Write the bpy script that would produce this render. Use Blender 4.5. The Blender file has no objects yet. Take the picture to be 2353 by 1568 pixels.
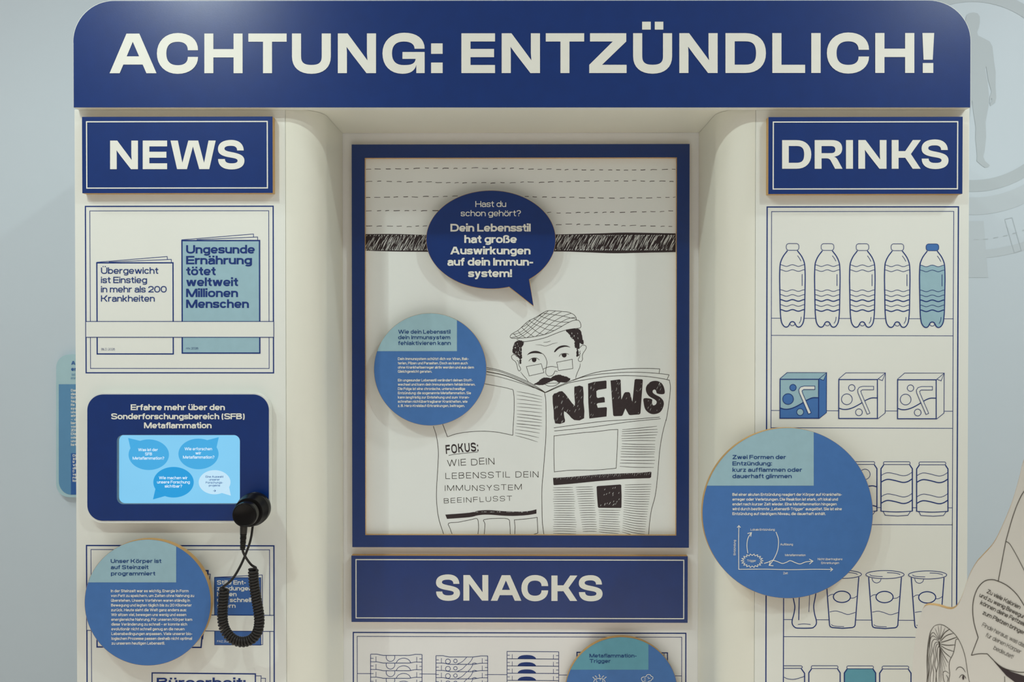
import bpy, bmesh, math, random
from mathutils import Vector, Matrix
from mathutils.geometry import tessellate_polygon

# ------------------------------------------------------------------ camera, world, lights, exposure
SC = bpy.context.scene
COL = SC.collection
random.seed(7)
F_PX, CX, CY = 2288.0, 1176.5, 784.0
CAM = Vector((0.0, -1.6, 1.5))
PITCH, YAW = math.radians(-0.60), math.radians(0.513)
cd = bpy.data.cameras.new('camera')
co = bpy.data.objects.new('camera', cd)
COL.objects.link(co)
cd.sensor_width = 36.0
cd.lens = F_PX * 36.0 / 2353.0
co.location = CAM
co.rotation_euler = (math.radians(90) + PITCH, 0, YAW)
cd.clip_start = 0.02
cd.dof.use_dof = True
cd.dof.focus_distance = 1.64
cd.dof.aperture_fstop = 7.1
SC.camera = co
ROT = Matrix.Rotation(YAW, 3, 'Z') @ Matrix.Rotation(math.radians(90) + PITCH, 3, 'X')

SC.view_settings.view_transform = 'Standard'
SC.view_settings.look = 'None'
SC.view_settings.gamma = 1.0
SC.view_settings.use_curve_mapping = False
SC.view_settings.exposure = 0.06

w = bpy.data.worlds.new('room_ambient')
SC.world = w
w.use_nodes = True
wb = w.node_tree.nodes['Background']
AMB_BASE, AMB_UP, AMB_SIDE = 0.25, 0.25, 0.45
wn, wl = w.node_tree.nodes, w.node_tree.links


def wmath(op, a, b=None, c=None):
    n = wn.new('ShaderNodeMath')
    n.operation = op
    for i, v in enumerate((a, b, c)):
        if v is None:
            continue
        if isinstance(v, (int, float)):
            n.inputs[i].default_value = v
        else:
            wl.new(v, n.inputs[i])
    return n.outputs[0]


wtc = wn.new('ShaderNodeTexCoord')
wsx = wn.new('ShaderNodeSeparateXYZ')
wl.new(wtc.outputs['Generated'], wsx.inputs[0])
wup = wmath('POWER', wmath('MAXIMUM', wsx.outputs['Z'], 0.0), 4.0)                      # bright ceiling, dim room behind the visitor
wsd = wmath('POWER', wmath('ABSOLUTE', wsx.outputs['X']), 3.0)
wval = wmath('ADD', wmath('MULTIPLY_ADD', wup, AMB_UP, AMB_BASE), wmath('MULTIPLY', wsd, AMB_SIDE))
wb.inputs[0].default_value = (1.03, 0.985, 0.95, 1)
wl.new(wval, wb.inputs[1])


def spot(name, loc, target, power, size, blend, radius, color):
    l = bpy.data.lights.new(name, 'SPOT')
    l.energy = power
    l.spot_size = math.radians(size)
    l.spot_blend = blend
    l.shadow_soft_size = radius
    l.color = color
    o = bpy.data.objects.new(name, l)
    COL.objects.link(o)
    o.location = loc
    o.rotation_euler = (Vector(target) - Vector(loc)).to_track_quat('-Z', 'Y').to_euler()
    return o


P_A, P_B, P_C, P_A2, P_B2, P_D, P_WL, P_WR = 52, 66, 76, 17, 10, 880, 36, 84
spot('track_spotlight', (-1.40, -2.00, 3.70), (-0.35, 0.0, 1.4), P_A, 60, 0.9, 0.014, (0.89, 1.0, 0.94))
spot('track_spotlight', (1.75, -2.00, 3.70), (0.20, 0.0, 1.45), P_B, 60, 0.9, 0.05, (0.89, 1.0, 0.94))
spot('track_spotlight', (-2.7, -2.1, 3.90), (0.40, 0.0, 1.5), P_C, 22, 0.8, 0.022, (0.89, 1.0, 0.96))
spot('arm_spotlight', (-0.83, -1.00, 2.48), (-0.72, 0.0, 1.85), P_A2, 58, 1.0, 0.04, (0.90, 1.0, 0.96))
spot('arm_spotlight', (1.17, -1.00, 2.50), (0.92, 0.0, 1.85), P_B2, 58, 1.0, 0.04, (0.90, 1.0, 0.96))
spot('floor_bounce_fill', (0.0, -2.3, 3.4), (0.0, -2.0, 0.0), P_D, 80, 1.0, 0.1, (1.0, 0.97, 0.93))  # added unseen lamp: brightens the floor so its bounce fills the kiosk
spot('wall_washer', (-1.9, -0.75, 3.3), (-1.05, 0.45, 1.15), P_WL, 80, 1.0, 0.06, (0.93, 0.98, 1.0))
spot('wall_washer', (2.1, -0.75, 3.3), (1.15, 0.45, 1.15), P_WR, 80, 1.0, 0.06, (0.93, 0.98, 1.0))


def at(px, py, Y):
    d = ROT @ Vector(((px - CX) / F_PX, -(py - CY) / F_PX, -1.0))
    if isinstance(Y, tuple):                # an angled board: (point, unit normal, lift towards the viewer)
        p, n, off = Y
        return CAM + d * ((p + n * off - CAM).dot(n) / d.dot(n))
    return CAM + d * ((Y - CAM.y) / d.y)


# ------------------------------------------------------------------ materials
def srgb(r, g, b):
    f = lambda c: (c / 255.0) / 12.92 if c / 255.0 <= 0.04045 else ((c / 255.0 + 0.055) / 1.055) ** 2.4
    return (f(r), f(g), f(b), 1.0)


def mat(name, col, rough=0.5, spec=0.4, noise=0.03, scale=60.0, bump=0.0, emit=0.0):
    m = bpy.data.materials.new(name)
    m.use_nodes = True
    nt = m.node_tree
    b = nt.nodes['Principled BSDF']
    b.inputs['Roughness'].default_value = rough
    b.inputs['Specular IOR Level'].default_value = spec
    n = nt.nodes.new('ShaderNodeTexNoise')
    n.inputs['Scale'].default_value = scale
    n.inputs['Detail'].default_value = 3.0
    tc = nt.nodes.new('ShaderNodeTexCoord')
    nt.links.new(tc.outputs['Object'], n.inputs['Vector'])
    r = nt.nodes.new('ShaderNodeValToRGB')
    r.color_ramp.elements[0].position = 0.3
    r.color_ramp.elements[1].position = 0.7
    r.color_ramp.elements[0].color = tuple(c * (1 - noise) for c in col[:3]) + (1,)
    r.color_ramp.elements[1].color = tuple(min(1, c * (1 + noise)) for c in col[:3]) + (1,)
    nt.links.new(n.outputs['Fac'], r.inputs['Fac'])
    if emit:
        b.inputs['Base Color'].default_value = (0.01, 0.01, 0.01, 1)
        nt.links.new(r.outputs['Color'], b.inputs['Emission Color'])
        b.inputs['Emission Strength'].default_value = emit
    else:
        nt.links.new(r.outputs['Color'], b.inputs['Base Color'])
    if bump:
        bp = nt.nodes.new('ShaderNodeBump')
        bp.inputs['Strength'].default_value = bump
        bp.inputs['Distance'].default_value = 0.0005
        n2 = nt.nodes.new('ShaderNodeTexNoise')
        n2.inputs['Scale'].default_value = 900.0
        nt.links.new(tc.outputs['Object'], n2.inputs['Vector'])
        nt.links.new(n2.outputs['Fac'], bp.inputs['Height'])
        nt.links.new(bp.outputs['Normal'], b.inputs['Normal'])
    return m


def ply_mat():
    m = mat('birch_plywood_edge', (0.62, 0.37, 0.13, 1), 0.6, 0.3, 0.10, 35)
    nt = m.node_tree
    b = nt.nodes['Principled BSDF']
    tc = nt.nodes.new('ShaderNodeTexCoord')
    wv = nt.nodes.new('ShaderNodeTexWave')
    wv.bands_direction = 'Y'
    wv.inputs['Scale'].default_value = 120.0
    wv.inputs['Distortion'].default_value = 0.6
    r = nt.nodes.new('ShaderNodeValToRGB')
    r.color_ramp.elements[0].color = (0.42, 0.24, 0.07, 1)
    r.color_ramp.elements[1].color = (0.72, 0.47, 0.20, 1)
    nt.links.new(tc.outputs['Object'], wv.inputs['Vector'])
    nt.links.new(wv.outputs['Fac'], r.inputs['Fac'])
    nt.links.new(r.outputs['Color'], b.inputs['Base Color'])
    return m


M_CREAM = mat('cream_laminate', (0.775, 0.80, 0.745, 1), 0.42, 0.35, 0.012, 6)
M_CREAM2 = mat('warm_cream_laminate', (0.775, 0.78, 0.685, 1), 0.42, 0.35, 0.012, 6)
M_BACK = mat('white_back_board', (0.84, 0.85, 0.845, 1), 0.45, 0.3, 0.012, 6)
M_PAPER = mat('white_poster_print', (0.815, 0.855, 0.84, 1), 0.5, 0.3, 0.01, 8)
M_BLUE = mat('dark_blue_print', (0.0003, 0.027, 0.165, 1), 0.29, 0.60, 0.05, 40, bump=0.10)
M_FRAME = mat('frame_blue_print', (0.0003, 0.025, 0.150, 1), 0.29, 0.60, 0.05, 40, bump=0.10)
M_MID = mat('mid_blue_print', (0.054, 0.168, 0.440, 1), 0.5, 0.4, 0.04, 60, bump=0.08)
M_LIGHT = mat('pale_teal_print', (0.312, 0.495, 0.565, 1), 0.5, 0.4, 0.03, 60, bump=0.08)
M_TEAL = mat('teal_print', (0.115, 0.345, 0.445, 1), 0.5, 0.4, 0.03, 60)
M_LINE = mat('navy_ink', (0.010, 0.036, 0.185, 1), 0.5, 0.3, 0.03, 60)
M_LETTER = mat('off_white_letter_print', (0.80, 0.81, 0.74, 1), 0.45, 0.3, 0.01, 40)
M_HEADTXT = mat('heading_navy_ink', (0.008, 0.055, 0.20, 1), 0.5, 0.3, 0.03, 60)
M_INK = mat('black_ink', (0.036, 0.025, 0.027, 1), 0.55, 0.3, 0.10, 200)
M_THIN = mat('brown_black_ink', (0.036, 0.028, 0.018, 1), 0.55, 0.3, 0.10, 200)
M_PLY = ply_mat()
M_BLACK = mat('black_plastic', (0.006, 0.0055, 0.0055, 1), 0.26, 0.16, 0.05, 80)
M_CORD = mat('black_rubber_cord', (0.015, 0.013, 0.011, 1), 0.42, 0.35, 0.05, 80)
M_METAL = mat('dark_grey_edge', (0.16, 0.16, 0.16, 1), 0.35, 0.5, 0.1, 80)
M_WALL = mat('pale_blue_grey_wall_paint', (0.575, 0.655, 0.705, 1), 0.65, 0.25, 0.012, 3)
M_WALLG = mat('grey_wall_print', (0.475, 0.535, 0.560, 1), 0.65, 0.25, 0.01, 5)
M_WALLG2 = mat('faint_grey_wall_print', (0.530, 0.597, 0.632, 1), 0.65, 0.25, 0.01, 5)
M_FLOOR = mat('light_floor_covering', (0.60, 0.56, 0.51, 1), 0.7, 0.2, 0.08, 30)
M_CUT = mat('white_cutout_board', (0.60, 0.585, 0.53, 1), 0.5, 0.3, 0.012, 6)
M_WP1 = mat('panel_pale_aqua', (0.40, 0.585, 0.625, 1), 0.55, 0.3, 0.02, 40)
M_WP2 = mat('panel_mid_blue', (0.115, 0.285, 0.475, 1), 0.55, 0.3, 0.02, 40)
M_WP3 = mat('panel_deep_blue', (0.03, 0.115, 0.36, 1), 0.55, 0.3, 0.02, 40)
M_SCR = mat('lit_screen_sky_blue', srgb(132, 207, 246), 0.15, 0.5, 0.03, 9, emit=0.92)
M_SB = [mat('lit_bubble_blue', srgb(66, 172, 228), 0.2, 0.5, 0.02, 9, emit=0.92),
        mat('lit_bubble_deep_blue', srgb(30, 158, 222), 0.2, 0.5, 0.02, 9, emit=0.92),
        mat('lit_bubble_pale', srgb(196, 232, 252), 0.2, 0.5, 0.01, 9, emit=0.92)]
M_SW = mat('lit_white_text', srgb(222, 240, 255), 0.3, 0.3, 0.01, 9, emit=0.95)
M_SN = mat('lit_navy_text', srgb(30, 90, 160), 0.3, 0.3, 0.01, 9, emit=0.8)


# ------------------------------------------------------------------ mesh helpers
def cat(pts, n=6, closed=False):
    """Catmull-Rom smoothing of a 2D polyline."""
    P = [tuple(p) for p in pts]
    if len(P) < 3:
        return P
    out = []
    N = len(P)
    for i in range(N if closed else N - 1):
        p1, p2 = P[i], P[(i + 1) % N]
        p0 = P[i - 1] if (i > 0 or closed) else (2 * p1[0] - p2[0], 2 * p1[1] - p2[1])
        p3 = P[(i + 2) % N] if (i + 2 < N or closed) else (2 * p2[0] - p1[0], 2 * p2[1] - p1[1])
        for k in range(n):
            t = k / n
            out.append(tuple(0.5 * (2 * p1[j] + (p2[j] - p0[j]) * t + (2 * p0[j] - 5 * p1[j] + 4 * p2[j] - p3[j]) * t * t
                                    + (3 * p1[j] - p0[j] - 3 * p2[j] + p3[j]) * t ** 3) for j in (0, 1)))
    if not closed:
        out.append(P[-1])
    return out


def ell(cx, cy, rx, ry, n=48, a0=0.0, a1=360.0, p=2.0):
    full = abs(a1 - a0) >= 360
    m = n if full else n + 1
    o = []
    for i in range(m):
        t = math.radians(a0 + (a1 - a0) * i / n)
        c, s = math.cos(t), math.sin(t)
        o.append((cx + rx * math.copysign(abs(c) ** (2 / p), c), cy + ry * math.copysign(abs(s) ** (2 / p), s)))
    return o


def rrect(x0, y0, x1, y1, r, n=8):
    o = []
    for cx, cy, a in ((x1 - r, y0 + r, -90), (x1 - r, y1 - r, 0), (x0 + r, y1 - r, 90), (x0 + r, y0 + r, 180)):
        o += [(cx + r * math.cos(math.radians(a + 90 * i / n)), cy + r * math.sin(math.radians(a + 90 * i / n))) for i in range(n + 1)]
    return o


def ribbon(pts, wd, closed=False, taper=0.0):
    """quads of a constant width ribbon: returns (left points, right points)"""
    P = [pts[0]]
    for p in pts[1:]:
        if math.hypot(p[0] - P[-1][0], p[1] - P[-1][1]) > 1e-6:
            P.append(p)
    if closed and math.hypot(P[0][0] - P[-1][0], P[0][1] - P[-1][1]) < 1e-6:
        P.pop()
    N = len(P)
    L, R = [], []
    for i in range(N):
        a = P[i - 1] if (i > 0 or closed) else None
        b = P[(i + 1) % N] if (i < N - 1 or closed) else None
        d1 = None if a is None else (P[i][0] - a[0], P[i][1] - a[1])
        d2 = None if b is None else (b[0] - P[i][0], b[1] - P[i][1])

        def nrm(d):
            l = math.hypot(*d) or 1
            return (-d[1] / l, d[0] / l)
        if d1 is None:
            nx, ny = nrm(d2)
            k = 1
        elif d2 is None:
            nx, ny = nrm(d1)
            k = 1
        else:
            n1, n2 = nrm(d1), nrm(d2)
            nx, ny = n1[0] + n2[0], n1[1] + n2[1]
            l = math.hypot(nx, ny)
            if l < 0.2:
                nx, ny, k = n1[0], n1[1], 1
            else:
                nx, ny = nx / l, ny / l
                k = min(2.2, 1.0 / max(0.35, nx * n1[0] + ny * n1[1]))
        h = wd / 2 * k
        if taper and not closed:
            e = min(i, N - 1 - i) / max(1, N - 1)
            h *= min(1.0, (1 - taper) + taper * e * 5)
        L.append((P[i][0] + nx * h, P[i][1] + ny * h))
        R.append((P[i][0] - nx * h, P[i][1] - ny * h))
    return L, R


def lift(Y, d):
    """the same print plane, raised by d towards the viewer"""
    return (Y[0], Y[1], Y[2] + d) if isinstance(Y, tuple) else Y - d


class MB:
    def __init__(s):
        s.v, s.f, s.k = [], [], 0

    def add(s, vs, fs):
        b = len(s.v)
        s.v += [tuple(v) for v in vs]
        s.f += [tuple(i + b for i in f) for f in fs]
        return s

    # ---- flat prints given in photograph coordinates, lying in the board plane y = Y
    def fill(s, loops, Y):
        if not isinstance(loops[0][0], (tuple, list)):
            loops = [loops]
        tri = tessellate_polygon([[Vector((p[0], p[1], 0)) for p in lp] for lp in loops])
        s.add([at(p[0], p[1], Y) for lp in loops for p in lp], tri)
        return s

    def stroke(s, pts, wd, Y, smooth=0, closed=False, taper=0.0):
        s.k += 1
        Y = lift(Y, (s.k % 9) * 6e-6)
        if smooth:
            pts = cat(pts, smooth, closed)
        L, R = ribbon(pts, wd, closed, taper)
        n = len(L)
        s.add([at(p[0], p[1], Y) for p in L + R],
              [(i, (i + 1) % n, n + (i + 1) % n, n + i) for i in range(n if closed else n - 1)])
        return s

    def rect(s, x0, y0, x1, y1, wd, Y):
        a, c = at(x0, y0, Y), at(x1, y1, Y)
        h = wd * 0.00035
        z = lambda x, zz: (x, Y, zz)
        O = [z(a.x - h, a.z + h), z(c.x + h, a.z + h), z(c.x + h, c.z - h), z(a.x - h, c.z - h)]
        I = [z(a.x + h, a.z - h), z(c.x - h, a.z - h), z(c.x - h, c.z + h), z(a.x + h, c.z + h)]
        s.add(O + I, [(i, (i + 1) % 4, 4 + (i + 1) % 4, 4 + i) for i in range(4)])
        return s

    # ---- slabs: outline in photograph coordinates as seen on its front plane, real thickness
    def slab(s, loops, yf, yb):
        if not isinstance(loops[0][0], (tuple, list)):
            loops = [loops]
        W = [[at(p[0], p[1], yf) for p in lp] for lp in loops]
        return s.slabw(W, yf, yb)

    def slabw(s, W, yf, yb):
        tri = tessellate_polygon([[Vector((p[0], p[2], 0)) for p in lp] for lp in W])
        flat = [p for lp in W for p in lp]
        n = len(flat)
        fs = list(tri) + [tuple(reversed([i + n for i in t])) for t in tri]
        b = 0
        for lp in W:
            m = len(lp)
            fs += [(b + i, b + (i + 1) % m, n + b + (i + 1) % m, n + b + i) for i in range(m)]
            b += m
        s.add([(p[0], yf, p[2]) for p in flat] + [(p[0], yb, p[2]) for p in flat], fs)
        return s

    def box(s, x0, y0, z0, x1, y1, z1):
        v = [(x, y, z) for z in (z0, z1) for y in (y0, y1) for x in (x0, x1)]
        return s.add(v, [(0, 2, 3, 1), (4, 5, 7, 6), (0, 1, 5, 4), (2, 6, 7, 3), (0, 4, 6, 2), (1, 3, 7, 5)])

    def lathe(s, c, prof, n=48):
        """profile (offset along -y, radius) turned about an axis parallel to y"""
        b = [(c[0] + r * math.cos(2 * math.pi * i / n), c[1] - o, c[2] + r * math.sin(2 * math.pi * i / n)) for o, r in prof for i in range(n)]
        m = len(prof)
        fs = [(j * n + i, j * n + (i + 1) % n, (j + 1) * n + (i + 1) % n, (j + 1) * n + i) for j in range(m - 1) for i in range(n)]
        fs += [tuple(reversed(range(n))), tuple((m - 1) * n + i for i in range(n))]
        return s.add(b, fs)

    def tube(s, pts, rad, n=8):
        P = [Vector(p) for p in pts]
        vs, fs = [], []
        N = len(P)
        up = None
        for i in range(N):
            t = (P[min(i + 1, N - 1)] - P[max(i - 1, 0)]).normalized()
            if up is None:
                up = t.orthogonal().normalized()
            up = (up - t * up.dot(t)).normalized()
            sd = t.cross(up)
            r = rad[i] if isinstance(rad, (list, tuple)) else rad
            vs += [P[i] + up * (r * math.cos(2 * math.pi * k / n)) + sd * (r * math.sin(2 * math.pi * k / n)) for k in range(n)]
        for i in range(N - 1):
            fs += [(i * n + k, i * n + (k + 1) % n, (i + 1) * n + (k + 1) % n, (i + 1) * n + k) for k in range(n)]
        fs += [tuple(range(n)), tuple(reversed([(N - 1) * n + k for k in range(n)]))]
        return s.add(vs, fs)


ORIG = {}


def thing(name, label, cat_, loc=(0, 0, 0), group=None):
    o = bpy.data.objects.new(name, None)
    o.empty_display_size = 0.05
    COL.objects.link(o)
    o.location = loc
    o['label'] = label
    o['category'] = cat_
    if group:
        o['group'] = group
    ORIG[o] = Vector(loc)
    return o


def obj(name, mb, m, parent=None, label=None, smooth=False, bevel=0.0, kind=None):
    org = ORIG[parent] if parent else Vector((0, 0, 0))
    me = bpy.data.meshes.new(name)
    me.from_pydata([tuple(Vector(v) - org) for v in mb.v], [], mb.f)
    bm = bmesh.new()
    bm.from_mesh(me)
    bmesh.ops.recalc_face_normals(bm, faces=bm.faces)
    bm.to_mesh(me)
    bm.free()
    me.materials.append(m)
    if smooth:
        for p in me.polygons:
            p.use_smooth = True
    o = bpy.data.objects.new(name, me)
    COL.objects.link(o)
    if parent:
        o.parent = parent
    ORIG[o] = org
    if label:
        o['label'] = label
    if kind:
        o['kind'] = kind
    if bevel:
        b = o.modifiers.new('bevel', 'BEVEL')
        b.width = bevel
        b.segments = 2
        b.limit_method = 'ANGLE'
    return o


# ------------------------------------------------------------------ a wide grotesque lettering (centre-line strokes), cap height 100
XH = 75.0


def glyph(ch, w):
    h = w / 2.0
    S = []                                  # list of ('s', pts, closed) strokes or ('p', polygon)
    st = lambda *p: S.append(('s', list(p)))
    arc = lambda cx, cy, rx, ry, a0, a1, n=12: ell(cx, cy, rx, ry, n, a0, a1, 2.35)

    def dg(x0, y0, x1, y1, k=1.08):         # diagonal with horizontal cuts
        l = math.hypot(x1 - x0, y1 - y0)
        q = h * k * l / max(1e-6, abs(y1 - y0))
        S.append(('p', [(x0 - q, y0), (x0 + q, y0), (x1 + q, y1), (x1 - q, y1)]))

    def bowl(x0, y0, x1, y1):
        S.append(('c', arc((x0 + x1) / 2, (y0 + y1) / 2, (x1 - x0) / 2 - h, (y1 - y0) / 2 - h, 0, 360, 28)))

    def dot(x, y, r=None):
        r = r or h * 1.08
        S.append(('p', [(x - r, y - r), (x + r, y - r), (x + r, y + r), (x - r, y + r)]))

    if ch in 'äöüÄÖÜ':
        base = {'ä': 'a', 'ö': 'o', 'ü': 'u', 'Ä': 'A', 'Ö': 'O', 'Ü': 'U'}[ch]
        W, S2 = glyph(base, w)
        S += S2
        y = (XH if ch.islower() else 100) + 8 + h
        dot(W / 2 - 8 - h, y, h)
        dot(W / 2 + 8 + h, y, h)
        return W, S
    W = 70.0
    if ch == ' ':
        return 31.0, S
    if ch in 'bdpqg':
        W = 74
        bowl(0, 0, W, XH)
        xs = h if ch in 'bp' else W - h
        if ch in 'bd':
            st((xs, 0), (xs, 103))
        elif ch in 'pq':
            st((xs, XH), (xs, -26))
        else:
            st(*([(xs, XH), (xs, 4)] + arc(W / 2 + 1, 2, W / 2 - 1 - h, 28 - h, 0, -150, 12)))
    elif ch in 'nhmur':
        if ch == 'm':
            W = 112
            st((h, 0), (h, XH))
            mid = W / 2
            st(*(arc((h + mid) / 2, XH * .55, (mid - h) / 2, XH * .45 - h, 180, 0, 12) + [(mid, 0)]))
            st(*(arc((W - h + mid) / 2, XH * .55, (W - h - mid) / 2, XH * .45 - h, 180, 0, 12) + [(W - h, 0)]))
        elif ch == 'r':
            W = 47
            st((h, 0), (h, XH))
            st(*arc(h + 30, XH * .5, 30, XH * .5 - h, 180, 78, 8))
        elif ch == 'u':
            W = 70
            st((W - h, 0), (W - h, XH))
            st(*([(h, XH)] + arc(W / 2, XH * .45, W / 2 - h, XH * .45 - h, 180, 360, 12)))
        else:
            W = 70
            st((h, 0), (h, XH if ch == 'n' else 103))
            st(*(arc(W / 2, XH * .55, W / 2 - h, XH * .45 - h, 180, 0, 12) + [(W - h, 0)]))
    elif ch == 'o':
        W = 76
        bowl(0, -1, W, XH + 1)
    elif ch == 'c':
        W = 70
        st(*arc(W / 2 + 1, XH / 2, W / 2 - h, XH / 2 + 1 - h, 28, 332, 22))
    elif ch == 'e':
        W = 74
        st(*arc(W / 2, XH / 2, W / 2 - h, XH / 2 + 1 - h, -2, 322, 24))
        st((h, XH / 2 - 2), (W - h * .6, XH / 2 - 2))
    elif ch == 'a':
        W = 68
        st(*([(W - h, 0), (W - h, XH * .58)] + arc(W / 2, XH * .6, W / 2 - h, XH * .4 - h, 0, 165, 12)))
        st(*([(W - h, XH * .56)] + [(W * .45, XH * .56)] + arc(W * .42, XH * .30, W * .42 - h, XH * .28 - h * .4, 95, 265, 10) + [(W * .6, h), (W - h, XH * .2)]))
    elif ch == 's':
        W = 64
        st(*cat([(W - h * .9, XH * .66), (W * .80, XH - h * 1.15), (W * .5, XH - h), (W * .18, XH - h * 1.3), (h, XH * .73), (W * .2, XH * .56), (W * .55, XH * .49),
                 (W * .85, XH * .40), (W - h, XH * .26), (W * .80, h * 1.2), (W * .5, h), (W * .17, h * 1.2), (h * .9, XH * .33)], 4))
    elif ch == 't':
        W = 46
        st(*([(14 + h, 96), (14 + h, 26)] + arc(14 + h + 15, 20 + h, 15, 20, 180, 262, 6) + [(W, h)]))
        st((0, XH - h), (W, XH - h))
    elif ch == 'f':
        W = 46
        st(*([(12 + h, 0), (12 + h, 76)] + arc(12 + h + 17, 80, 17, 22 - h, 180, 95, 6) + [(W, 102 - h)]))
        st((0, XH - h), (W - 2, XH - h))
    elif ch in 'ijlI':
        W = w
        if ch == 'l':
            st((h, 0), (h, 103))
        elif ch == 'I':
            st((h, 0), (h, 100))
        elif ch == 'i':
            st((h, 0), (h, XH))
            dot(h, XH + 10 + h)
        else:
            W = w + 6
            st(*([(W - h, XH), (W - h, -8), (W - h - 3, -20), (-4, -25 + h * .3)]))
            dot(W - h, XH + 10 + h)
    elif ch == 'k':
        W = 70
        st((h, 0), (h, 103))
        dg(w * .9, XH * .42, W - w * .75, XH)
        dg(W * .42, XH * .5, W - w * .7, 0)
    elif ch == 'v':
        W = 72
        dg(w * .62, XH, W / 2, 0)
        dg(W - w * .62, XH, W / 2, 0)
    elif ch == 'w':
        W = 106
        for a, b in ((w * .6, W * .29), (W / 2, W * .29), (W / 2, W * .71), (W - w * .6, W * .71)):
            dg(a, XH, b, 0)
    elif ch == 'x':
        W = 70
        dg(w * .7, XH, W - w * .7, 0)
        dg(W - w * .7, XH, w * .7, 0)
    elif ch == 'y':
        W = 72
        dg(w * .62, XH, W / 2, 4)
        st((W - w * .62, XH), (W / 2 - 2, 2), (W * .36, -16), (W * .1, -24 + h * .3))
    elif ch == 'z':
        W = 64
        st((2, XH - h), (W - 2, XH - h))
        st((0, h), (W, h))
        dg(w * .8, w * .6, W - w * .8, XH - w * .6)
    elif ch == 'ß':
        W = 76
        st(*([(h, 0), (h, 76)] + arc(W * .45, 76, W * .45 - h, 26 - h, 180, 0, 12) + [(W * .62, 60), (W * .55, 56)]))
        st(*([(W * .42, 56), (W * .6, 55)] + arc(W * .60, 28 + h * .3, W * .4 - h, 28 - h * .6, 85, -95, 10) + [(W * .36, h)]))
    elif ch in 'ABCDEFGHKLMNOPRSTUVWZ':
        W = 92
        if ch == 'A':
            W = 106
            dg(w * .6, 0, W / 2 - w * .22, 100)
            dg(W - w * .6, 0, W / 2 + w * .22, 100)
            st((W * .24, 31), (W * .76, 31))
        elif ch == 'B':
            W = 88
            st((h, 0), (h, 100))
            st(*([(h, 100 - h), (W * .55, 100 - h)] + arc(W * .58, 76, W * .37 - h, 24 - h * .9, 88, -88, 8) + [(h, 52)]))
            st(*([(h, 52), (W * .58, 52)] + arc(W * .6, 27 + h * .3, W * .40 - h, 26 - h * .7, 88, -88, 8) + [(h, h)]))
        elif ch == 'C':
            W = 98
            st(*arc(W / 2, 50, W / 2 - h, 52 - h, 22, 338, 26))
        elif ch == 'D':
            W = 98
            st((h, 0), (h, 100))
            st(*([(h, 100 - h), (W * .45, 100 - h)] + arc(W * .45, 50, W * .55 - h, 50 - h, 90, -90, 16) + [(h, h)]))
        elif ch in 'EF':
            W = 80
            st((h, 0), (h, 100))
            st((h, 100 - h), (W, 100 - h))
            st((h, 50), (W - 3, 50))
            if ch == 'E':
                st((h, h), (W, h))
        elif ch == 'G':
            W = 102
            st(*(arc(W / 2, 50, W / 2 - h, 52 - h, 28, 335, 26)))
            st((W * .5, 44), (W - h, 44), (W - h, 0))
        elif ch == 'H':
            st((h, 0), (h, 100))
            st((W - h, 0), (W - h, 100))
            st((h, 50), (W - h, 50))
        elif ch == 'K':
            W = 96
            st((h, 0), (h, 100))
            st((h, 52), (W * .45, 52))
            dg(W * .44, 46, W - w * .7, 100)
            dg(W * .44, 58, W - w * .7, 0)
        elif ch == 'L':
            W = 74
            st((h, 0), (h, 100))
            st((h, h), (W, h))
        elif ch == 'M':
            W = 116
            st((h, 0), (h, 100))
            st((W - h, 0), (W - h, 100))
            dg(w * .6, 100, W / 2, 0)
            dg(W - w * .6, 100, W / 2, 0)
        elif ch == 'N':
            st((h, 0), (h, 100))
            st((W - h, 0), (W - h, 100))
            dg(w * .6, 100, W - w * .6, 0)
        elif ch == 'O':
            W = 104
            bowl(0, -2, W, 102)
        elif ch in 'PR':
            W = 88
            st((h, 0), (h, 100))
            st(*([(h, 100 - h), (W * .6, 100 - h)] + arc(W * .6, 70, W * .4 - h, 30 - h, 88, -88, 10) + [(h, 40 + h * .2)]))
            if ch == 'R':
                dg(W * .56, 42, W - w * .55, 0)
        elif ch == 'S':
            W = 90
            st(*cat([(W - h, 72), (W * .84, 95 - h), (W * .5, 101 - h), (W * .16, 96 - h), (h, 74), (W * .2, 57), (W * .55, 49),
                     (W * .86, 41), (W - h, 26), (W * .84, 5 + h), (W * .5, h - 1), (W * .15, 5 + h), (h, 29)], 4))
        elif ch == 'T':
            W = 90
            st((0, 100 - h), (W, 100 - h))
            st((W / 2, 0), (W / 2, 100))
        elif ch == 'U':
            W = 92
            st(*([(h, 100)] + arc(W / 2, 42, W / 2 - h, 43 - h, 180, 360, 16) + [(W - h, 100)]))
        elif ch == 'V':
            W = 100
            dg(w * .6, 100, W / 2, 0)
            dg(W - w * .6, 100, W / 2, 0)
        elif ch == 'W':
            W = 150
            for a, b in ((w * .6, W * .28), (W / 2, W * .28), (W / 2, W * .72), (W - w * .6, W * .72)):
                dg(a, 100, b, 0)
        elif ch == 'Z':
            W = 88
            st((2, 100 - h), (W - 2, 100 - h))
            st((0, h), (W, h))
            dg(w * .8, w * .6, W - w * .8, 100 - w * .6)
    elif ch == 'Y':
        W = 92
        dg(w * .6, 100, W / 2, 42)
        dg(W - w * .6, 100, W / 2, 42)
        st((W / 2, 0), (W / 2, 46))
    elif ch == '0':
        W = 88
        bowl(0, -1, W, 101)
    elif ch == '2':
        W = 80
        st(*([(h, 68)] + arc(W / 2, 68, W / 2 - h, 33 - h, 175, -30, 12) + [(W * .45, 32), (h, h), ]))
        st((0, h), (W, h))
    elif ch == '6':
        W = 82
        bowl(0, -1, W, 64)
        st(*arc(W / 2, 50, W / 2 - h, 51 - h, 45, 200, 12))
    elif ch in '.,:!?;„“':
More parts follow.
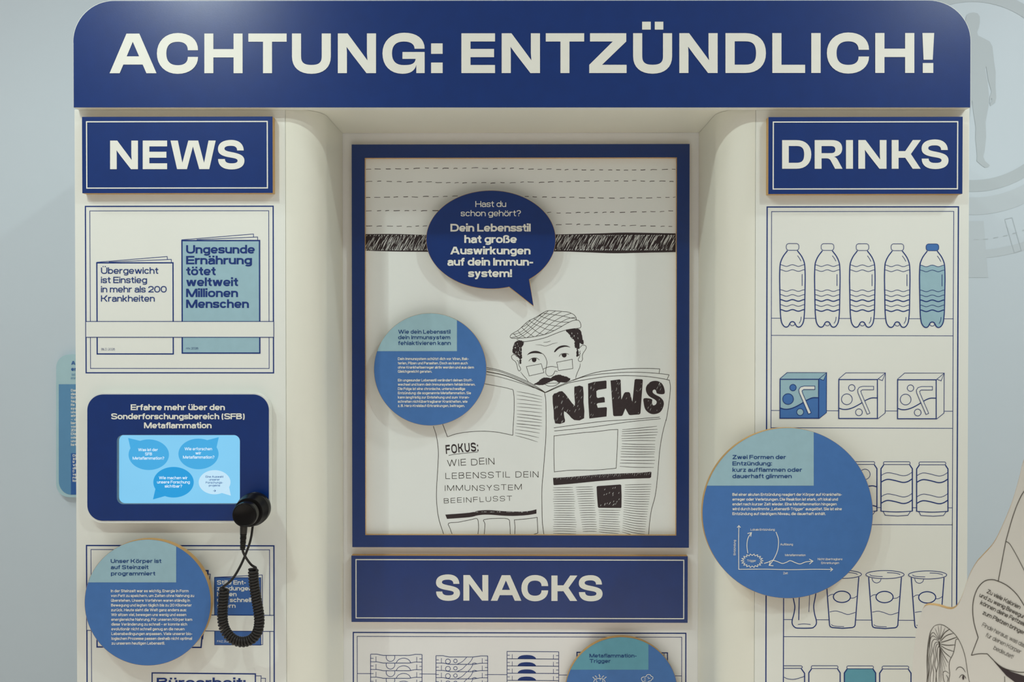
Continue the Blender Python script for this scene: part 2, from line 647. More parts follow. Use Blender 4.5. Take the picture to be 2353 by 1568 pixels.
        W = w * 1.1
        r = h * 1.1
        if ch == '.':
            dot(r, r)
        elif ch == ',':
            dot(r, r)
            S.append(('p', [(r * .6, 0), (2 * r, 0), (r * .8, -18), (0, -18)]))
        elif ch == ':':
            dot(r, r)
            dot(r, XH - r)
        elif ch == '!':
            dot(r, r)
            st((r, 30), (r, 102))
        elif ch == '?':
            W = 66
            st(*(arc(W / 2, 72, W / 2 - h, 30 - h, 175, -60, 12) + [(W / 2, 40), (W / 2, 29)]))
            dot(W / 2, r)
        elif ch in '„“':
            W = 44
            y = 0 if ch == '„' else 92
            for q in (0, 22):
                S.append(('p', [(q + 4, y + 14), (q + 18, y + 14), (q + 8, y - 16), (q, y - 16)]))
    elif ch in '-–':
        W = 44 if ch == '-' else 60
        st((2, XH * .52), (W - 2, XH * .52))
    elif ch == '(':
        W = 34
        st(*arc(W + 6, 44, W + 6 - h, 66, 130, 230, 10))
    elif ch == ')':
        W = 34
        st(*arc(-6, 44, W + 6 - h, 66, 50, -50, 10))
    elif ch == '>':
        W = 90
        st((0, 40), (W - 6, 40))
        st((W * .5, 78), (W - 6, 40), (W * .5, 2))
    return W, S


def text(mb, s, x0, x1, yb, cap, Y, w=17, track=9.0, rot=0.0, align=None, jit=0.0):
    """one line of lettering: left/right ends and baseline in photograph coordinates"""
    pen, parts = 0.0, []
    for ch in s:
        W, S = glyph(ch, w)
        parts.append((pen, S))
        pen += W + (track * .9 if ch == ' ' and track > 15 else 0 if ch == ' ' else track)
    tot = pen - track
    sy = cap / 100.0
    sx = (x1 - x0) / tot if x1 is not None else sy
    ca, sa = math.cos(rot), math.sin(rot)
    rj = random.Random(len(s) * 31 + int(x0))
    for pen, S in parts:
        jy, jr = (rj.uniform(-jit, jit) * cap, rj.uniform(-jit, jit)) if jit else (0, 0)

        def T(p):
            gx, gy = (p[0] + pen) * sx, p[1] * sy + jy + jr * p[0] * sx
            return (x0 + gx * ca + gy * sa, yb + gx * sa - gy * ca)
        for q, e in enumerate(S):
            Yq = lift(Y, q * 1.2e-5)
            if e[0] == 'p':
                mb.add([at(*T(p), Yq) for p in e[1]], [tuple(range(len(e[1])))])
            else:
                L, R = ribbon(e[1], w, e[0] == 'c')
                n = len(L)
                mb.add([at(*T(p), Yq) for p in L + R], [(i, (i + 1) % n, n + (i + 1) % n, n + i) for i in range(n if e[0] == 'c' else n - 1)])
    return mb


def block(lines, cap, Y, w, track=9.0):
    mb = MB()
    for s, x0, x1, yb in lines:
        text(mb, s, x0, x1, yb, cap, Y, w, track)
    return mb


# ------------------------------------------------------------------ the heavy signage capitals, outlines (y down, cap height 0..100, own width 0..1 scaled)
def path(d):
    out, cur, tok = [], None, d.split()
    i, cmd, loop = 0, None, []
    g = lambda: None
    while i < len(tok):
        if tok[i] in 'MLCZ':
            cmd = tok[i]
            i += 1
            if cmd == 'Z':
                out.append(loop)
                loop = []
            continue
        if cmd == 'C':
            p = [tuple(map(float, tok[i + k].split(','))) for k in range(3)]
            i += 3
            for k in range(1, 9):
                t = k / 8
                a = (1 - t) ** 3
                b = 3 * (1 - t) ** 2 * t
                c = 3 * (1 - t) * t * t
                e = t ** 3
                loop.append((a * cur[0] + b * p[0][0] + c * p[1][0] + e * p[2][0], a * cur[1] + b * p[0][1] + c * p[1][1] + e * p[2][1]))
            cur = p[2]
        else:
            cur = tuple(map(float, tok[i].split(',')))
            loop.append(cur)
            i += 1
    return out


BIG = {  # traced in steps of a magnified view: (x0, width, y0, cap height, path)
    'A': (399, 423, 303, 357, 'M 399,660 L 551,303 667,303 822,660 731,660 697,582 523,582 490,660 Z M 608,377 L 553,508 665,508 Z'),
    'C': (825, 371, 303, 357, 'M 1196,453 L 1104,453 C 1104,400 1070,377 1013,377 C 945,377 910,410 910,482 C 910,555 945,588 1013,588 C 1070,588 1104,565 1104,513 L 1196,513 C 1196,605 1120,666 1013,666 C 900,666 825,590 825,482 C 825,375 900,298 1013,298 C 1120,298 1196,355 1196,453 Z'),
    'H': (1253, 344, 303, 357, 'M 1253,303 L 1334,303 1334,443 1516,443 1516,303 1597,303 1597,660 1516,660 1516,518 1334,518 1334,660 1253,660 Z'),
    'T': (1649, 345, 303, 357, 'M 1649,303 L 1994,303 1994,377 1862,377 1862,660 1781,660 1781,377 1649,377 Z'),
    'U': (82, 350, 303, 357, 'M 82,303 L 164,303 164,510 C 164,565 190,586 257,586 C 325,586 350,565 350,510 L 350,303 432,303 432,510 C 432,610 365,666 257,666 C 150,666 82,610 82,510 Z'),
    'N': (495, 344, 303, 357, 'M 495,303 L 583,303 705,468 762,546 757,480 757,303 839,303 839,660 753,660 627,497 574,424 577,480 577,660 495,660 Z'),
    'G': (897, 380, 303, 357, 'M 1277,441 L 1186,441 C 1186,400 1150,376 1090,376 C 1020,376 983,410 983,482 C 983,555 1020,588 1090,588 C 1160,588 1190,575 1196,532 L 1077,532 1077,470 1277,470 1277,660 1202,660 1202,585 C 1190,640 1145,666 1078,666 C 965,666 897,590 897,482 C 897,375 975,297 1092,297 C 1205,297 1277,350 1277,441 Z'),
    ':': (1335, 104, 303, 357, 'M 1335,393 L 1439,393 1439,487 1335,487 Z M 1335,565 L 1439,565 1439,660 1335,660 Z'),
    'E': (1608, 303, 303, 357, 'M 1608,303 L 1911,303 1911,376 1690,376 1690,443 1902,443 1902,517 1690,517 1690,587 1911,587 1911,660 1608,660 Z'),
    'Z': (604, 336, 302, 357, 'M 611,302 L 937,302 937,376 719,585 940,585 940,659 604,659 604,585 816,376 611,376 Z'),
    'Ü': (999, 351, 302, 357, 'M 999,302 L 1081,302 1081,509 C 1081,564 1107,585 1174,585 C 1243,585 1268,564 1268,509 L 1268,302 1350,302 1350,509 C 1350,609 1283,665 1174,665 C 1067,665 999,609 999,509 Z M 1080,199 L 1158,199 1158,270 1080,270 Z M 1194,199 L 1271,199 1271,270 1194,270 Z'),
    'D': (1831, 364, 299, 360, 'M 1831,299 L 2010,299 C 2125,299 2195,365 2195,480 C 2195,590 2125,659 2010,659 L 1831,659 Z M 1914,373 L 1914,584 2010,584 C 2080,584 2106,555 2106,479 C 2106,402 2080,373 2010,373 Z'),
    'L': (86, 294, 298, 360, 'M 86,298 L 168,298 168,584 380,584 380,658 86,658 Z'),
    'I': (436, 84, 298, 360, 'M 436,298 L 520,298 520,658 436,658 Z'),
    '!': (1437, 106, 297, 360, 'M 1437,297 L 1543,297 1530,538 1447,538 Z M 1440,568 L 1535,568 1535,657 1440,657 Z'),
    'W': (948, 407, 1267, 258, 'M 948,1267 L 1014,1267 1055,1467 1108,1267 1197,1267 1250,1468 1290,1267 1355,1267 1297,1525 1207,1525 1150,1322 1096,1525 1007,1525 Z'),
    'S': (1375, 239, 1267, 258, 'M 1608,1357 L 1548,1357 C 1548,1328 1530,1315 1493,1315 C 1455,1315 1434,1324 1434,1340 C 1434,1355 1450,1362 1490,1370 C 1570,1385 1614,1400 1614,1450 C 1614,1500 1570,1528 1497,1528 C 1420,1528 1377,1495 1376,1434 L 1438,1434 C 1438,1462 1458,1473 1498,1473 C 1532,1473 1552,1466 1552,1449 C 1552,1434 1535,1428 1490,1421 C 1410,1408 1375,1390 1375,1343 C 1375,1292 1420,1262 1495,1262 C 1565,1262 1606,1298 1608,1357 Z'),
    'R': (466, 251, 1262, 259, 'M 466,1262 L 620,1262 C 685,1262 714,1290 714,1338 C 714,1380 690,1405 640,1412 C 662,1418 668,1430 680,1452 L 717,1521 650,1521 612,1450 C 602,1432 592,1427 570,1427 L 528,1427 528,1521 466,1521 Z M 528,1316 L 528,1380 612,1380 C 640,1380 652,1370 652,1348 C 652,1326 640,1316 612,1316 Z'),
    'K': (1160, 262, 1262, 259, 'M 1160,1262 L 1222,1262 1222,1362 1282,1362 1350,1262 1423,1262 1333,1388 1421,1521 1349,1521 1282,1422 1222,1422 1222,1521 1160,1521 Z'),
}


def big(mb, ch, x0, x1, y0, y1, Y):
    gx, gw, gy, gh, d = BIG[ch]
    loops = [[(x0 + (p[0] - gx) / gw * (x1 - x0), y0 + (p[1] - gy) / gh * (y1 - y0)) for p in lp] for lp in path(d)]
    if ch in ':!':
        for lp in loops:
            mb.fill(lp, Y)
    elif ch == 'Ü':
        for lp in loops:
            mb.fill(lp, Y)
    else:
        mb.fill(loops, Y)


def word(letters, y0l, y1l, y0r, y1r, Y):
    mb = MB()
    xa, xb = letters[0][1], letters[-1][2]
    for ch, x0, x1 in letters:
        t = ((x0 + x1) / 2 - xa) / (xb - xa)
        big(mb, ch, x0, x1, y0l + (y0r - y0l) * t, y1l + (y1r - y1l) * t, Y)
    return mb


# ------------------------------------------------------------------ room
obj('floor', MB().box(-4, -5, -0.02, 4, 0.6, 0.0), M_FLOOR, kind='structure')
wall = obj('wall_back', MB().box(-4, 0.45, 0.0, 4, 0.5, 3.4), M_WALL, kind='structure')
YW = 0.4496
zx = lambda L, ox, oy, k: [(ox + x / k, oy + y / k) for x, y in L]
g = MB()
ring = lambda cx, cy, r0, r1: [ell(cx, cy, r1, r1, 96), ell(cx, cy, r0, r0, 96)]
g.fill(ring(2235, 209, 205, 232), YW)
obj('printed_ring', g, M_WALLG, wall)
obj('printed_ring', MB().fill(ring(2235, 209, 245, 285), YW), M_WALLG2, wall)
obj('printed_ring', MB().fill(ring(2235, 209, 366, 385), YW), M_WALLG2, wall)
sil = [(1835, 135), (1860, 118), (1900, 112), (1935, 120), (1955, 150), (1955, 200), (1945, 250), (1930, 290), (1938, 320), (1990, 345), (2045, 375), (2068, 420),
       (2082, 550), (2097, 650), (2096, 780), (2102, 880), (2092, 925), (2050, 955), (2045, 945), (2064, 905), (2060, 880), (2044, 940), (2040, 925), (2045, 870), (2060, 825),
       (2030, 720), (2012, 600), (2004, 625), (2024, 740), (2036, 860), (2032, 960), (2005, 1100), (2010, 1230), (1998, 1350), (1985, 1410), (2000, 1450), (2045, 1490), (2030, 1506),
       (2000, 1509), (1970, 1490), (1926, 1450), (1930, 1400), (1915, 1250), (1918, 1150), (1895, 1000), (1885, 900), (1870, 1000), (1855, 1150), (1850, 1300), (1845, 1420),
       (1830, 1500), (1780, 1500), (1790, 1440), (1780, 1250), (1775, 1100), (1755, 950), (1750, 800), (1765, 620), (1750, 600), (1735, 800), (1715, 940), (1690, 930), (1695, 750),
       (1705, 550), (1710, 430), (1740, 375), (1800, 345), (1845, 320), (1850, 290), (1832, 240), (1825, 180)]
obj('printed_body_silhouette', MB().fill(zx(sil, 1753, 0, 3.92), YW - 0.0002), M_WALLG, wall)
g = MB().fill([(2190, 508), (2260, 508), (2271, 638), (2190, 638)], YW - 0.0001)
obj('printed_faint_block', g, M_WALLG2, wall)
g = MB().stroke([(2309, 504), (2326, 500), (2347, 576), (2331, 581)], 0.9, YW - 0.0003, closed=True)
for x0, y0, x1, y1 in ((2238, 551, 2249, 550.5), (2259, 550, 2271, 549), (2283, 547, 2294, 545), (2305, 543, 2316, 540.5), (2327, 537, 2337, 534.5), (2349, 530, 2360, 527)):
    g.stroke([(x0, y0), (x1, y1)], 1.2, YW - 0.0003)
obj('printed_dashed_track', g, M_WALLG, wall)

# ------------------------------------------------------------------ info panel on the wall behind the kiosk
YP = 0.436
ip = thing('wall_info_panel', 'pale aqua rounded panel on the wall, half hidden behind the kiosk’s left edge', 'info panel', at(230, 1143, 0.45))
ORG = ORIG[ip]
obj('panel_board', MB().slab(rrect(129, 815, 330, 1143, 30), YP, 0.45), M_WP1, ip)
bl = [(135, 883.5), (324, 883.5), (324, 1108)] + ell(296, 1108, 28, 29.5, 8, 0, 90) + [(164, 1137.5)] + ell(164, 1106, 29, 31.5, 8, 90, 180)
obj('blue_field', MB().fill(bl, YP - .0004), M_WP2, ip)
obj('deep_blue_box', MB().fill([(163, 1042), (318, 1042), (318, 1137), (163, 1137)], YP - .0006), M_WP3, ip)
obj('heading_text', block([('A', 163.5, 173, 838.5), ('er', 163.5, 175.5, 852.5)], 8.5, YP - .0008, 20), M_WP3, ip)
obj('subheading_text', block([('Wi', 163.5, 172.5, 864), ('imr', 163, 174.5, 872)], 5.5, YP - .0008, 12), M_WP2, ip)
bt = [(s, 163, 163 + len(s) * 4.3, 900 + i * 8.33) for i, s in enumerate(['Das', 'des', 'Sch', 'tag', 'Re', 'sys', 'und', 'ein', '– d', 'lan', 'von', 'Zivi', 'Dia', 'ode', 'und', 'ist'])]
bt += [(s, 167, 167 + len(s) * 4.0, 1050 + i * 7.2) for i, s in enumerate(['Di', 'zi', 'M', 'vi', 'di', 'D', 've', 'ni', 'lo'])]
obj('body_text', block(bt, 5.4, YP - .0008, 20), M_LETTER, ip)

# ------------------------------------------------------------------ kiosk
DB = 0.200                                       # depth of the recess
kx = thing('exhibit_kiosk', 'large cream kiosk cabinet with a recessed middle bay and blue line drawings on its columns', 'kiosk', (0, 0.15, 0))
XL0, XL1 = at(173.0, 760, 0).x, at(657, 760, 0).x
XR1, XR0 = at(2225.5, 760, 0).x, at(1735, 760, 0).x
ZT = at(1197, 249.5, 0).z
XWL, XWR = at(788, 760, DB).x, at(1605, 760, DB).x
GAP = 0.00025
lp = obj('front_panel', MB().box(XL0, 0, 0, XL1 - GAP, 0.018, ZT), M_CREAM, kx, 'left column front with printed magazines', bevel=0.0008)
rp = obj('front_panel', MB().box(XR0 + GAP, 0, 0, XR1, 0.018, ZT), M_CREAM, kx, 'right column front with printed drinks shelves', bevel=0.0008)


def jamb(xs, xw):
    r = abs(xw - xs)
    sg = 1 if xw > xs else -1
    t = 0.012
    n = 24
    outer = [(xs + sg * r * math.sin(a), r - r * math.cos(a)) for a in [math.pi / 2 * i / n for i in range(n + 1)]] + [(xw, DB)]
    ri = r - t
    inner = [(xs + sg * ri * math.sin(a), r - ri * math.cos(a)) for a in [math.pi / 2 * i / n for i in range(n + 1)]] + [(xw - sg * t, DB)]
    m = MB()
    N = len(outer)
    vs = [(p[0], p[1], z) for z in (0.0, ZT) for p in outer + inner]
    fs = []
    for i in range(N - 1):
        fs += [(i, i + 1, 2 * N + i + 1, 2 * N + i), (N + i, N + i + 1, 3 * N + i + 1, 3 * N + i), (i, i + 1, N + i + 1, N + i), (2 * N + i, 2 * N + i + 1, 3 * N + i + 1, 3 * N + i)]
    fs += [(0, N, 3 * N, 2 * N), (N - 1, 2 * N - 1, 4 * N - 1, 3 * N - 1)]
    return m.add(vs, fs)


for xs, xw, s in ((XL1 + GAP, XWL, 'left'), (XR0 - GAP, XWR, 'right')):
    o = obj('curved_reveal', jamb(xs, xw), M_CREAM2, kx, smooth=True)
    md = o.modifiers.new('edge', 'EDGE_SPLIT')
    md.split_angle = math.radians(35)
obj('recess_soffit', MB().box(XL1 - 0.03, 0.0, ZT + 0.0005, XR0 + 0.03, DB, ZT + 0.018), M_CREAM2, kx)
obj('fascia_backing', MB().box(XL0 + 0.01, 0.0, ZT + 0.018, XR1 - 0.01, 0.016, ZT + 0.09), M_CREAM, kx)
bkp = obj('back_panel', MB().box(XWL - 0.03, DB + 0.0008, 0, XWR + 0.03, DB + 0.018, ZT + 0.015), M_BACK, kx, 'white board closing the recess, printed with snack shelves')
obj('side_panel', MB().box(XL0, 0.018, 0, XL0 + 0.018, 0.36, ZT + 0.09), M_CREAM, kx)
obj('side_panel', MB().box(XR1 - 0.018, 0.018, 0, XR1, 0.36, ZT + 0.09), M_CREAM, kx)

# ------------------------------------------------------------------ left column prints
e0, e1, e2, e3, e4, e5 = -0.0001, -0.0002, -0.0003, -0.0004, -0.0005, -0.0006
obj('magazine_rack_drawing', MB().rect(196.2, 474.6, 628.6, 857.3, 2.9, e0).rect(206.4, 485, 618.4, 847.2, 1.5, e0), M_LINE, lp)
m1 = obj('magazine_drawing', MB().rect(222.4, 604.3, 398.2, 813.8, 2.9, e1).stroke([(222, 603), (384, 589.8), (384.6, 597)], 1.4, e1)
         .stroke([(250, 602.5), (393.5, 596.3), (393.7, 603)], 1.4, e1), M_LINE, lp, 'outlined magazine about overweight')
mt = block([('Übergewicht', 232, 363.6, 629.4), ('ist Einstieg', 232, 337.7, 650.8), ('in mehr als 200', 232, 382.9, 672.2), ('Krankheiten', 232, 355.5, 693.4)], 14.4, e3, 14.5, 8)
obj('magazine_headline', mt, M_LINE, lp)
obj('magazine_source_note', text(MB(), 'BILD, 2026', 232.7, 264.2, 805.4, 5, e3, 9), M_LINE, lp)
obj('magazine_fill', MB().fill([(417, 552.5), (598, 552.5), (598, 813), (417, 813)], e1), M_LIGHT, lp)
obj('magazine_drawing', MB().rect(418, 553.2, 597, 811.8, 3.1, e2).stroke([(417, 551.5), (582.3, 538), (582.4, 544.8)], 1.4, e1)
    .stroke([(452, 551), (591.8, 544.8), (592, 552)], 1.4, e1), M_LINE, lp, 'pale blue magazine about unhealthy food')
mt = block([('Ungesunde', 427.6, 585.5, 582.8), ('Ernährung', 427.6, 579, 607.6), ('tötet', 427.6, 495.4, 632.8), ('weltweit', 427.6, 546.9, 657.8),
            ('Millionen', 427.6, 546.9, 683), ('Menschen', 427.6, 571.9, 708)], 19.2, e3, 20, 5)
obj('magazine_headline', mt, M_LINE, lp)
obj('magazine_source_note', text(MB(), 'ntv, 2026', 427.6, 455.8, 803.3, 5, e3, 11), M_LINE, lp)
obj('shelf_bar_fill', MB().fill([(197, 739.3), (629, 739.3), (629, 775.3), (197, 775.3)], e4), M_CREAM, lp)
obj('shelf_bar_drawing', MB().rect(197, 739.2, 629, 775.4, 1.5, e5), M_LINE, lp)

r = MB()
for (xa, ya, xb, yb, wd) in ((198.7, 1253.2, 629.4, 1256, 3.0), (209, 1262.6, 619.6, 1265, 1.5)):
    A, B = at(xa, ya, e0), at(xb, yb, e0)
    zt = (A.z + B.z) / 2
    hh = wd * .00035
    r.add([(A.x - hh, e0, zt + hh), (B.x + hh, e0, zt + hh), (B.x - hh, e0, zt - hh), (A.x + hh, e0, zt - hh), (A.x - hh, e0, .75), (A.x + hh, e0, .75), (B.x - hh, e0, .75), (B.x + hh, e0, .75)],
          [(0, 1, 2, 3), (0, 3, 5, 4), (1, 7, 6, 2)])
obj('magazine_rack_drawing', r, M_LINE, lp)
obj('magazine_drawing', MB().stroke([(223, 1310), (478, 1312), (462, 1488.5), (223, 1487.4)], 3.2, e1, closed=True)
    .stroke([(468, 1314), (474, 1314.3), (474, 1319), (483.2, 1320), (481, 1338), (466, 1470)], 1.5, e1), M_LINE, lp, 'outlined magazine mostly behind a round sign')
obj('magazine_fill', MB().fill([(493, 1328), (599, 1328.4), (599.5, 1483), (493.5, 1482.4)], e1), mat('magazine_blue_print', (0.040, 0.130, 0.385, 1), 0.5, 0.4, 0.03, 60), lp)
obj('magazine_drawing', MB().stroke([(493, 1327.8), (599, 1328.4), (599.5, 1483), (493.5, 1482.4)], 1.6, e2, closed=True)
    .stroke([(493, 1327.4), (602.6, 1321.9), (603.6, 1482), (599.5, 1482)], 1.4, e1), M_LINE, lp, 'blue magazine behind the coiled cord')
mt = block([('Stille Ent-', 498.7, 565.2, 1344), ('zündungen', 498.7, 580, 1357.5), ('lassen', 498.7, 543.6, 1370.8), ('uns schnell', 498.7, 577, 1384.2), ('altern', 498.7, 541.3, 1397.4)], 9.8, e3, 18, 8)
obj('magazine_headline', mt, M_LETTER, lp)
obj('magazine_source_note', text(MB(), 'FAZ, 2026', 499, 530, 1476.8, 4.8, e3, 12), M_LETTER, lp)
obj('shelf_bar_fill', MB().fill([(199, 1413.2), (629.3, 1415), (629.3, 1451.6), (199, 1449.4)], e4), M_CREAM, lp)
obj('shelf_bar_drawing', MB().stroke([(199, 1412.8), (629.5, 1415), (629.5, 1451.6), (199, 1449.2)], 1.5, e5, closed=True), M_LINE, lp)
obj('magazine_drawing', MB().stroke([(349.5, 1640), (349.5, 1547.2), (586.8, 1549.5), (586.8, 1640)], 2.9, e1)
    .stroke([(587, 1553.8), (600, 1554), (597.5, 1640)], 1.4, e1).stroke([(600, 1559.3), (610.2, 1559.5), (607, 1640)], 1.4, e1), M_LINE, lp, 'outlined magazine cut off by the picture edge')
obj('magazine_headline', text(MB(), 'Büroarbeit:', 360, 564.5, 1579.5, 21, e3, 18, 8), M_LINE, lp)

# ------------------------------------------------------------------ right column prints
r = MB()
A, B, C2, D2 = at(1762.8, 476, e0), at(2202.4, 476, e0), at(1773, 486.4, e0), at(2191.6, 486.4, e0)
hh, h2 = 2.9 * .00035, 1.5 * .00035
for (L, R_, zt, h, zb) in ((A.x, B.x, A.z, hh, .75), (C2.x, D2.x, C2.z, h2, at(1773, 1207, e0).z)):
    r.add([(L - h, e0, zt + h), (R_ + h, e0, zt + h), (R_ - h, e0, zt - h), (L + h, e0, zt - h), (L - h, e0, zb), (L + h, e0, zb), (R_ - h, e0, zb), (R_ + h, e0, zb)],
          [(0, 1, 2, 3), (0, 3, 5, 4), (1, 7, 6, 2)])
x = at(1800.6, 1400, e0).x
r.add([(x - hh * .8, e0, .75), (x + hh * .8, e0, .75), (x + hh * .8, e0, at(1800, 1207, e0).z), (x - hh * .8, e0, at(1800, 1207, e0).z)], [(0, 1, 2, 3)])
x = D2.x
r.add([(x - h2, e0, .75), (x + h2, e0, .75), (x + h2, e0, at(2187, 1203, e0).z), (x - h2, e0, at(2187, 1203, e0).z)], [(0, 1, 2, 3)])
for xa, ya, xb, yb in ((1773, 731.6, 2191, 733), (1773, 771, 2191, 772.2), (1772, 943.8, 2190, 945.4), (1772, 983.3, 2190, 984.8), (1800, 1166.5, 2187.5, 1167.5), (1772, 1205.6, 2187.5, 1206.6),
                       (1801, 1424.3, 2186, 1427), (1801, 1463.6, 2186, 1466)):
    r.stroke([(xa, ya), (xb, yb)], 1.4, e0)
obj('drinks_shelf_drawing', r, M_LINE, rp)


def bottle(dx, dy, filled):
    T = lambda L: [(1750 + (x + dx) / 4.612, 440 + (y + dy) / 4.612) for x, y in L]
    half = [(275, 628), (232, 685), (206, 740), (196, 790), (192, 900), (193, 1000), (195, 1100), (198, 1250), (203, 1330), (213, 1390), (236, 1428), (262, 1439), (284, 1428), (297, 1404), (310, 1386), (327, 1381)]
    full = half + [(654 - x, y) for x, y in reversed(half[:-1])]
    body = cat(T(full), 4)
    obj('bottle_drawing_fill', MB().fill(body, e1), M_CREAM, rp)
    wave = lambda y, x0=200, x1=454: [(x0 + (x1 - x0) * i / 16, y + 9 * (-math.cos(4 * math.pi * i / 16)) + 5) for i in range(17)]
    capo = rrect(262, 553, 396, 625, 28)
    if filled:
        low = [p for p in full if p[1] > 790]
        li = [p for p in low if p[0] < 327]
        top = wave(781, 197, 457)
        obj('bottle_water_print', MB().fill(T(list(reversed(top))) + cat(T(low), 4), e2), M_LIGHT, rp)
        obj('bottle_cap_print', MB().fill(T(capo), e2), M_MID, rp)
    m = MB().stroke(body, 2.4, e3)
    m.stroke(T(capo), 1.25, e3, closed=True)
    for y, wd in ((781, 1.3), (834, 1.3), (1046, 1.3), (1098, 1.3), (1151, 2.4), (1205, 1.3), (1257, 2.4)):
        m.stroke(T(wave(y)), wd, e3)
    m.stroke(T([(380, 680), (402, 710), (418, 740)]), 1.3, e3, 4).stroke(T([(430, 877), (430, 1002)]), 1.5, e3)
    m.stroke(T([(420, 1330), (415, 1368), (398, 1400)]), 1.4, e3, 4).stroke(T([(300, 1406), (312, 1420), (327, 1424), (342, 1420), (354, 1406)]), 1.3, e3, 4)
    obj('bottle_drawing', m, M_LINE, rp, 'bottle drawing filled with pale blue water' if filled else None)


for i, x in enumerate((0, 370, 741, 1111, 1482)):
    bottle(x, i * 1.0, i == 4)


def carton(dx, dy, filled):
    T = lambda L: [(1750 + (x + dx) / 4.612, 740 + (y + dy) / 4.612) for x, y in L]
    wv = cat([(200, 913), (240, 925), (290, 924), (350, 905), (420, 868), (480, 830), (540, 805), (602, 804)], 4)
    straw = [(565, 681), (450, 681), (412, 692), (395, 720), (400, 752), (497, 977), (525, 965), (433, 752), (428, 731), (445, 717), (565, 717)]
    outl = [(195, 607), (270, 538), (690, 538), (688, 962), (607, 1027), (192, 1024)]
    obj('carton_drawing_fill', MB().fill(T(outl), e1), M_LIGHT if filled else M_CREAM, rp)
    if filled:
        f = MB().fill(T(wv + [(605, 1024), (194, 1022)]), e2).fill(T([(605, 607), (690, 540), (688, 962), (607, 1027)]), e2)
        f.fill(T(ell(333, 697, 34, 34, 24)), e2).fill(T(ell(281, 818, 57, 57, 28)), e2)
        obj('carton_blue_print', f, M_MID, rp)
        obj('carton_dot_print', MB().fill(T(ell(409, 956, 36, 36, 24)), e3), M_LIGHT, rp)
        obj('carton_flap_print', MB().fill(T([(614, 603), (688, 542), (656, 618)]), e3), M_LIGHT, rp)
    m = MB().stroke(T([(196, 609), (605, 609), (605, 1022), (195, 1022)]), 2.2, e4, closed=True)
    m.stroke(T([(195, 603), (270, 538), (690, 538), (607, 607)]), 1.3, e4).stroke(T([(690, 538), (688, 962), (607, 1027)]), 1.3, e4)
    m.stroke(T([(612, 603), (690, 540), (657, 620)]), 1.3, e4, closed=True)
    for c in ((333, 697, 34), (281, 818, 57), (409, 956, 36)):
        m.stroke(T(ell(c[0], c[1], c[2], c[2], 28)), 1.4, e4, closed=True)
    m.stroke(T(wv), 2.2, e4)
    obj('carton_drawing', m, M_LINE, rp, 'juice carton drawing coloured in two blues' if filled else None)
    obj('straw_drawing_fill', MB().fill(T(straw), e5), M_CREAM, rp)
    obj('straw_drawing', MB().stroke(T(straw), 1.3, -0.0007, closed=True), M_LINE, rp)


for i, x in enumerate((0, 623, 1246)):
    carton(x, i * 2.5, i == 0)


def can(cx, dy, ox, oy, variant, bottom=True):
    T = lambda L: [(ox + (x + cx - 1021) / 3.92, oy + (y + dy) / 3.92) for x, y in L]
    yb = 610 if bottom else 900
    body = [(905, 190), (880, 226), (880, yb), (1162, yb), (1162, 226), (1138, 190)]
    obj('can_drawing_fill', MB().fill(T(body), e1), M_TEAL if variant == 'teal' else M_CREAM, rp)
    m = MB().stroke(T([body[3], body[4], body[5]]), 2.5, e3).stroke(T([body[0], body[1], body[2]]), 2.5, e3)
    obj('can_lid_drawing', MB().fill(T(rrect(902, 163, 1142, 188, 12)), e2), M_CREAM, rp)
    m.stroke(T(rrect(902, 163, 1142, 188, 12)), 1.4, e3, closed=True)
    if bottom:
        base = [(900, 612), (918, 645), (1030, 652), (1122, 645), (1145, 612)]
        obj('can_base_drawing', MB().fill(T(base), e1), M_CREAM, rp)
        m.stroke(T([(880, 608), (1020, 616), (1162, 608)]), 1.9, e3, 6).stroke(T(base), 1.4, e3)
    if variant == 'wave':
        for y, wd in ((0, 1.3), (60, 2.5), (191, 1.3), (250, 2.5)):
            m.stroke(T([(884, 285 + y), (915, 268 + y), (950, 262 + y), (1010, 273 + y), (1075, 289 + y), (1120, 282 + y), (1160, 258 + y)]), wd, e3, 5)
    elif variant == 'circle':
        m.stroke(T(ell(1055, 277, 46, 46, 28)), 1.3, e3, closed=True)
        for y in (385, 563):
            m.stroke(T([(884, y + 40), (960, y + 25), (1060, y + 5), (1120, y - 4), (1160, y + 5)]), 2.5, e3, 5)
    elif variant == 'wave2':
        m.stroke(T([(884, 285), (950, 262), (1020, 282), (1075, 292), (1160, 268)]), 1.3, e3, 5)
    obj('can_drawing', m, M_LINE, rp, {'teal': 'can drawing filled with teal'}.get(variant))


can(1021, 0, 1800, 1020, 'wave')
can(1342, 2, 1800, 1020, 'wave')
can(702, -1, 1800, 1020, 'circle')
for cx, v in ((555, 'plain'), (875, 'teal'), (1193, 'plain')):
    can(cx, 977 + (cx - 555) * .005, 1753, 1240, v, False)
# the can cut by the shelf side
T = lambda L: [(1753 + x / 3.92, 1240 + y / 3.92) for x, y in L]
obj('can_drawing', MB().stroke(T([(190, 1140), (346, 1140), (357, 1151), (346, 1163), (190, 1163)]), 1.4, e3).stroke(T([(346, 1166), (376, 1208), (376, 1560)]), 2.5, e3)
    .stroke(T([(190, 1242), (225, 1258), (280, 1262), (330, 1250), (374, 1235)]), 1.3, e3, 5), M_LINE, rp, 'can drawing cut off at the shelf side')


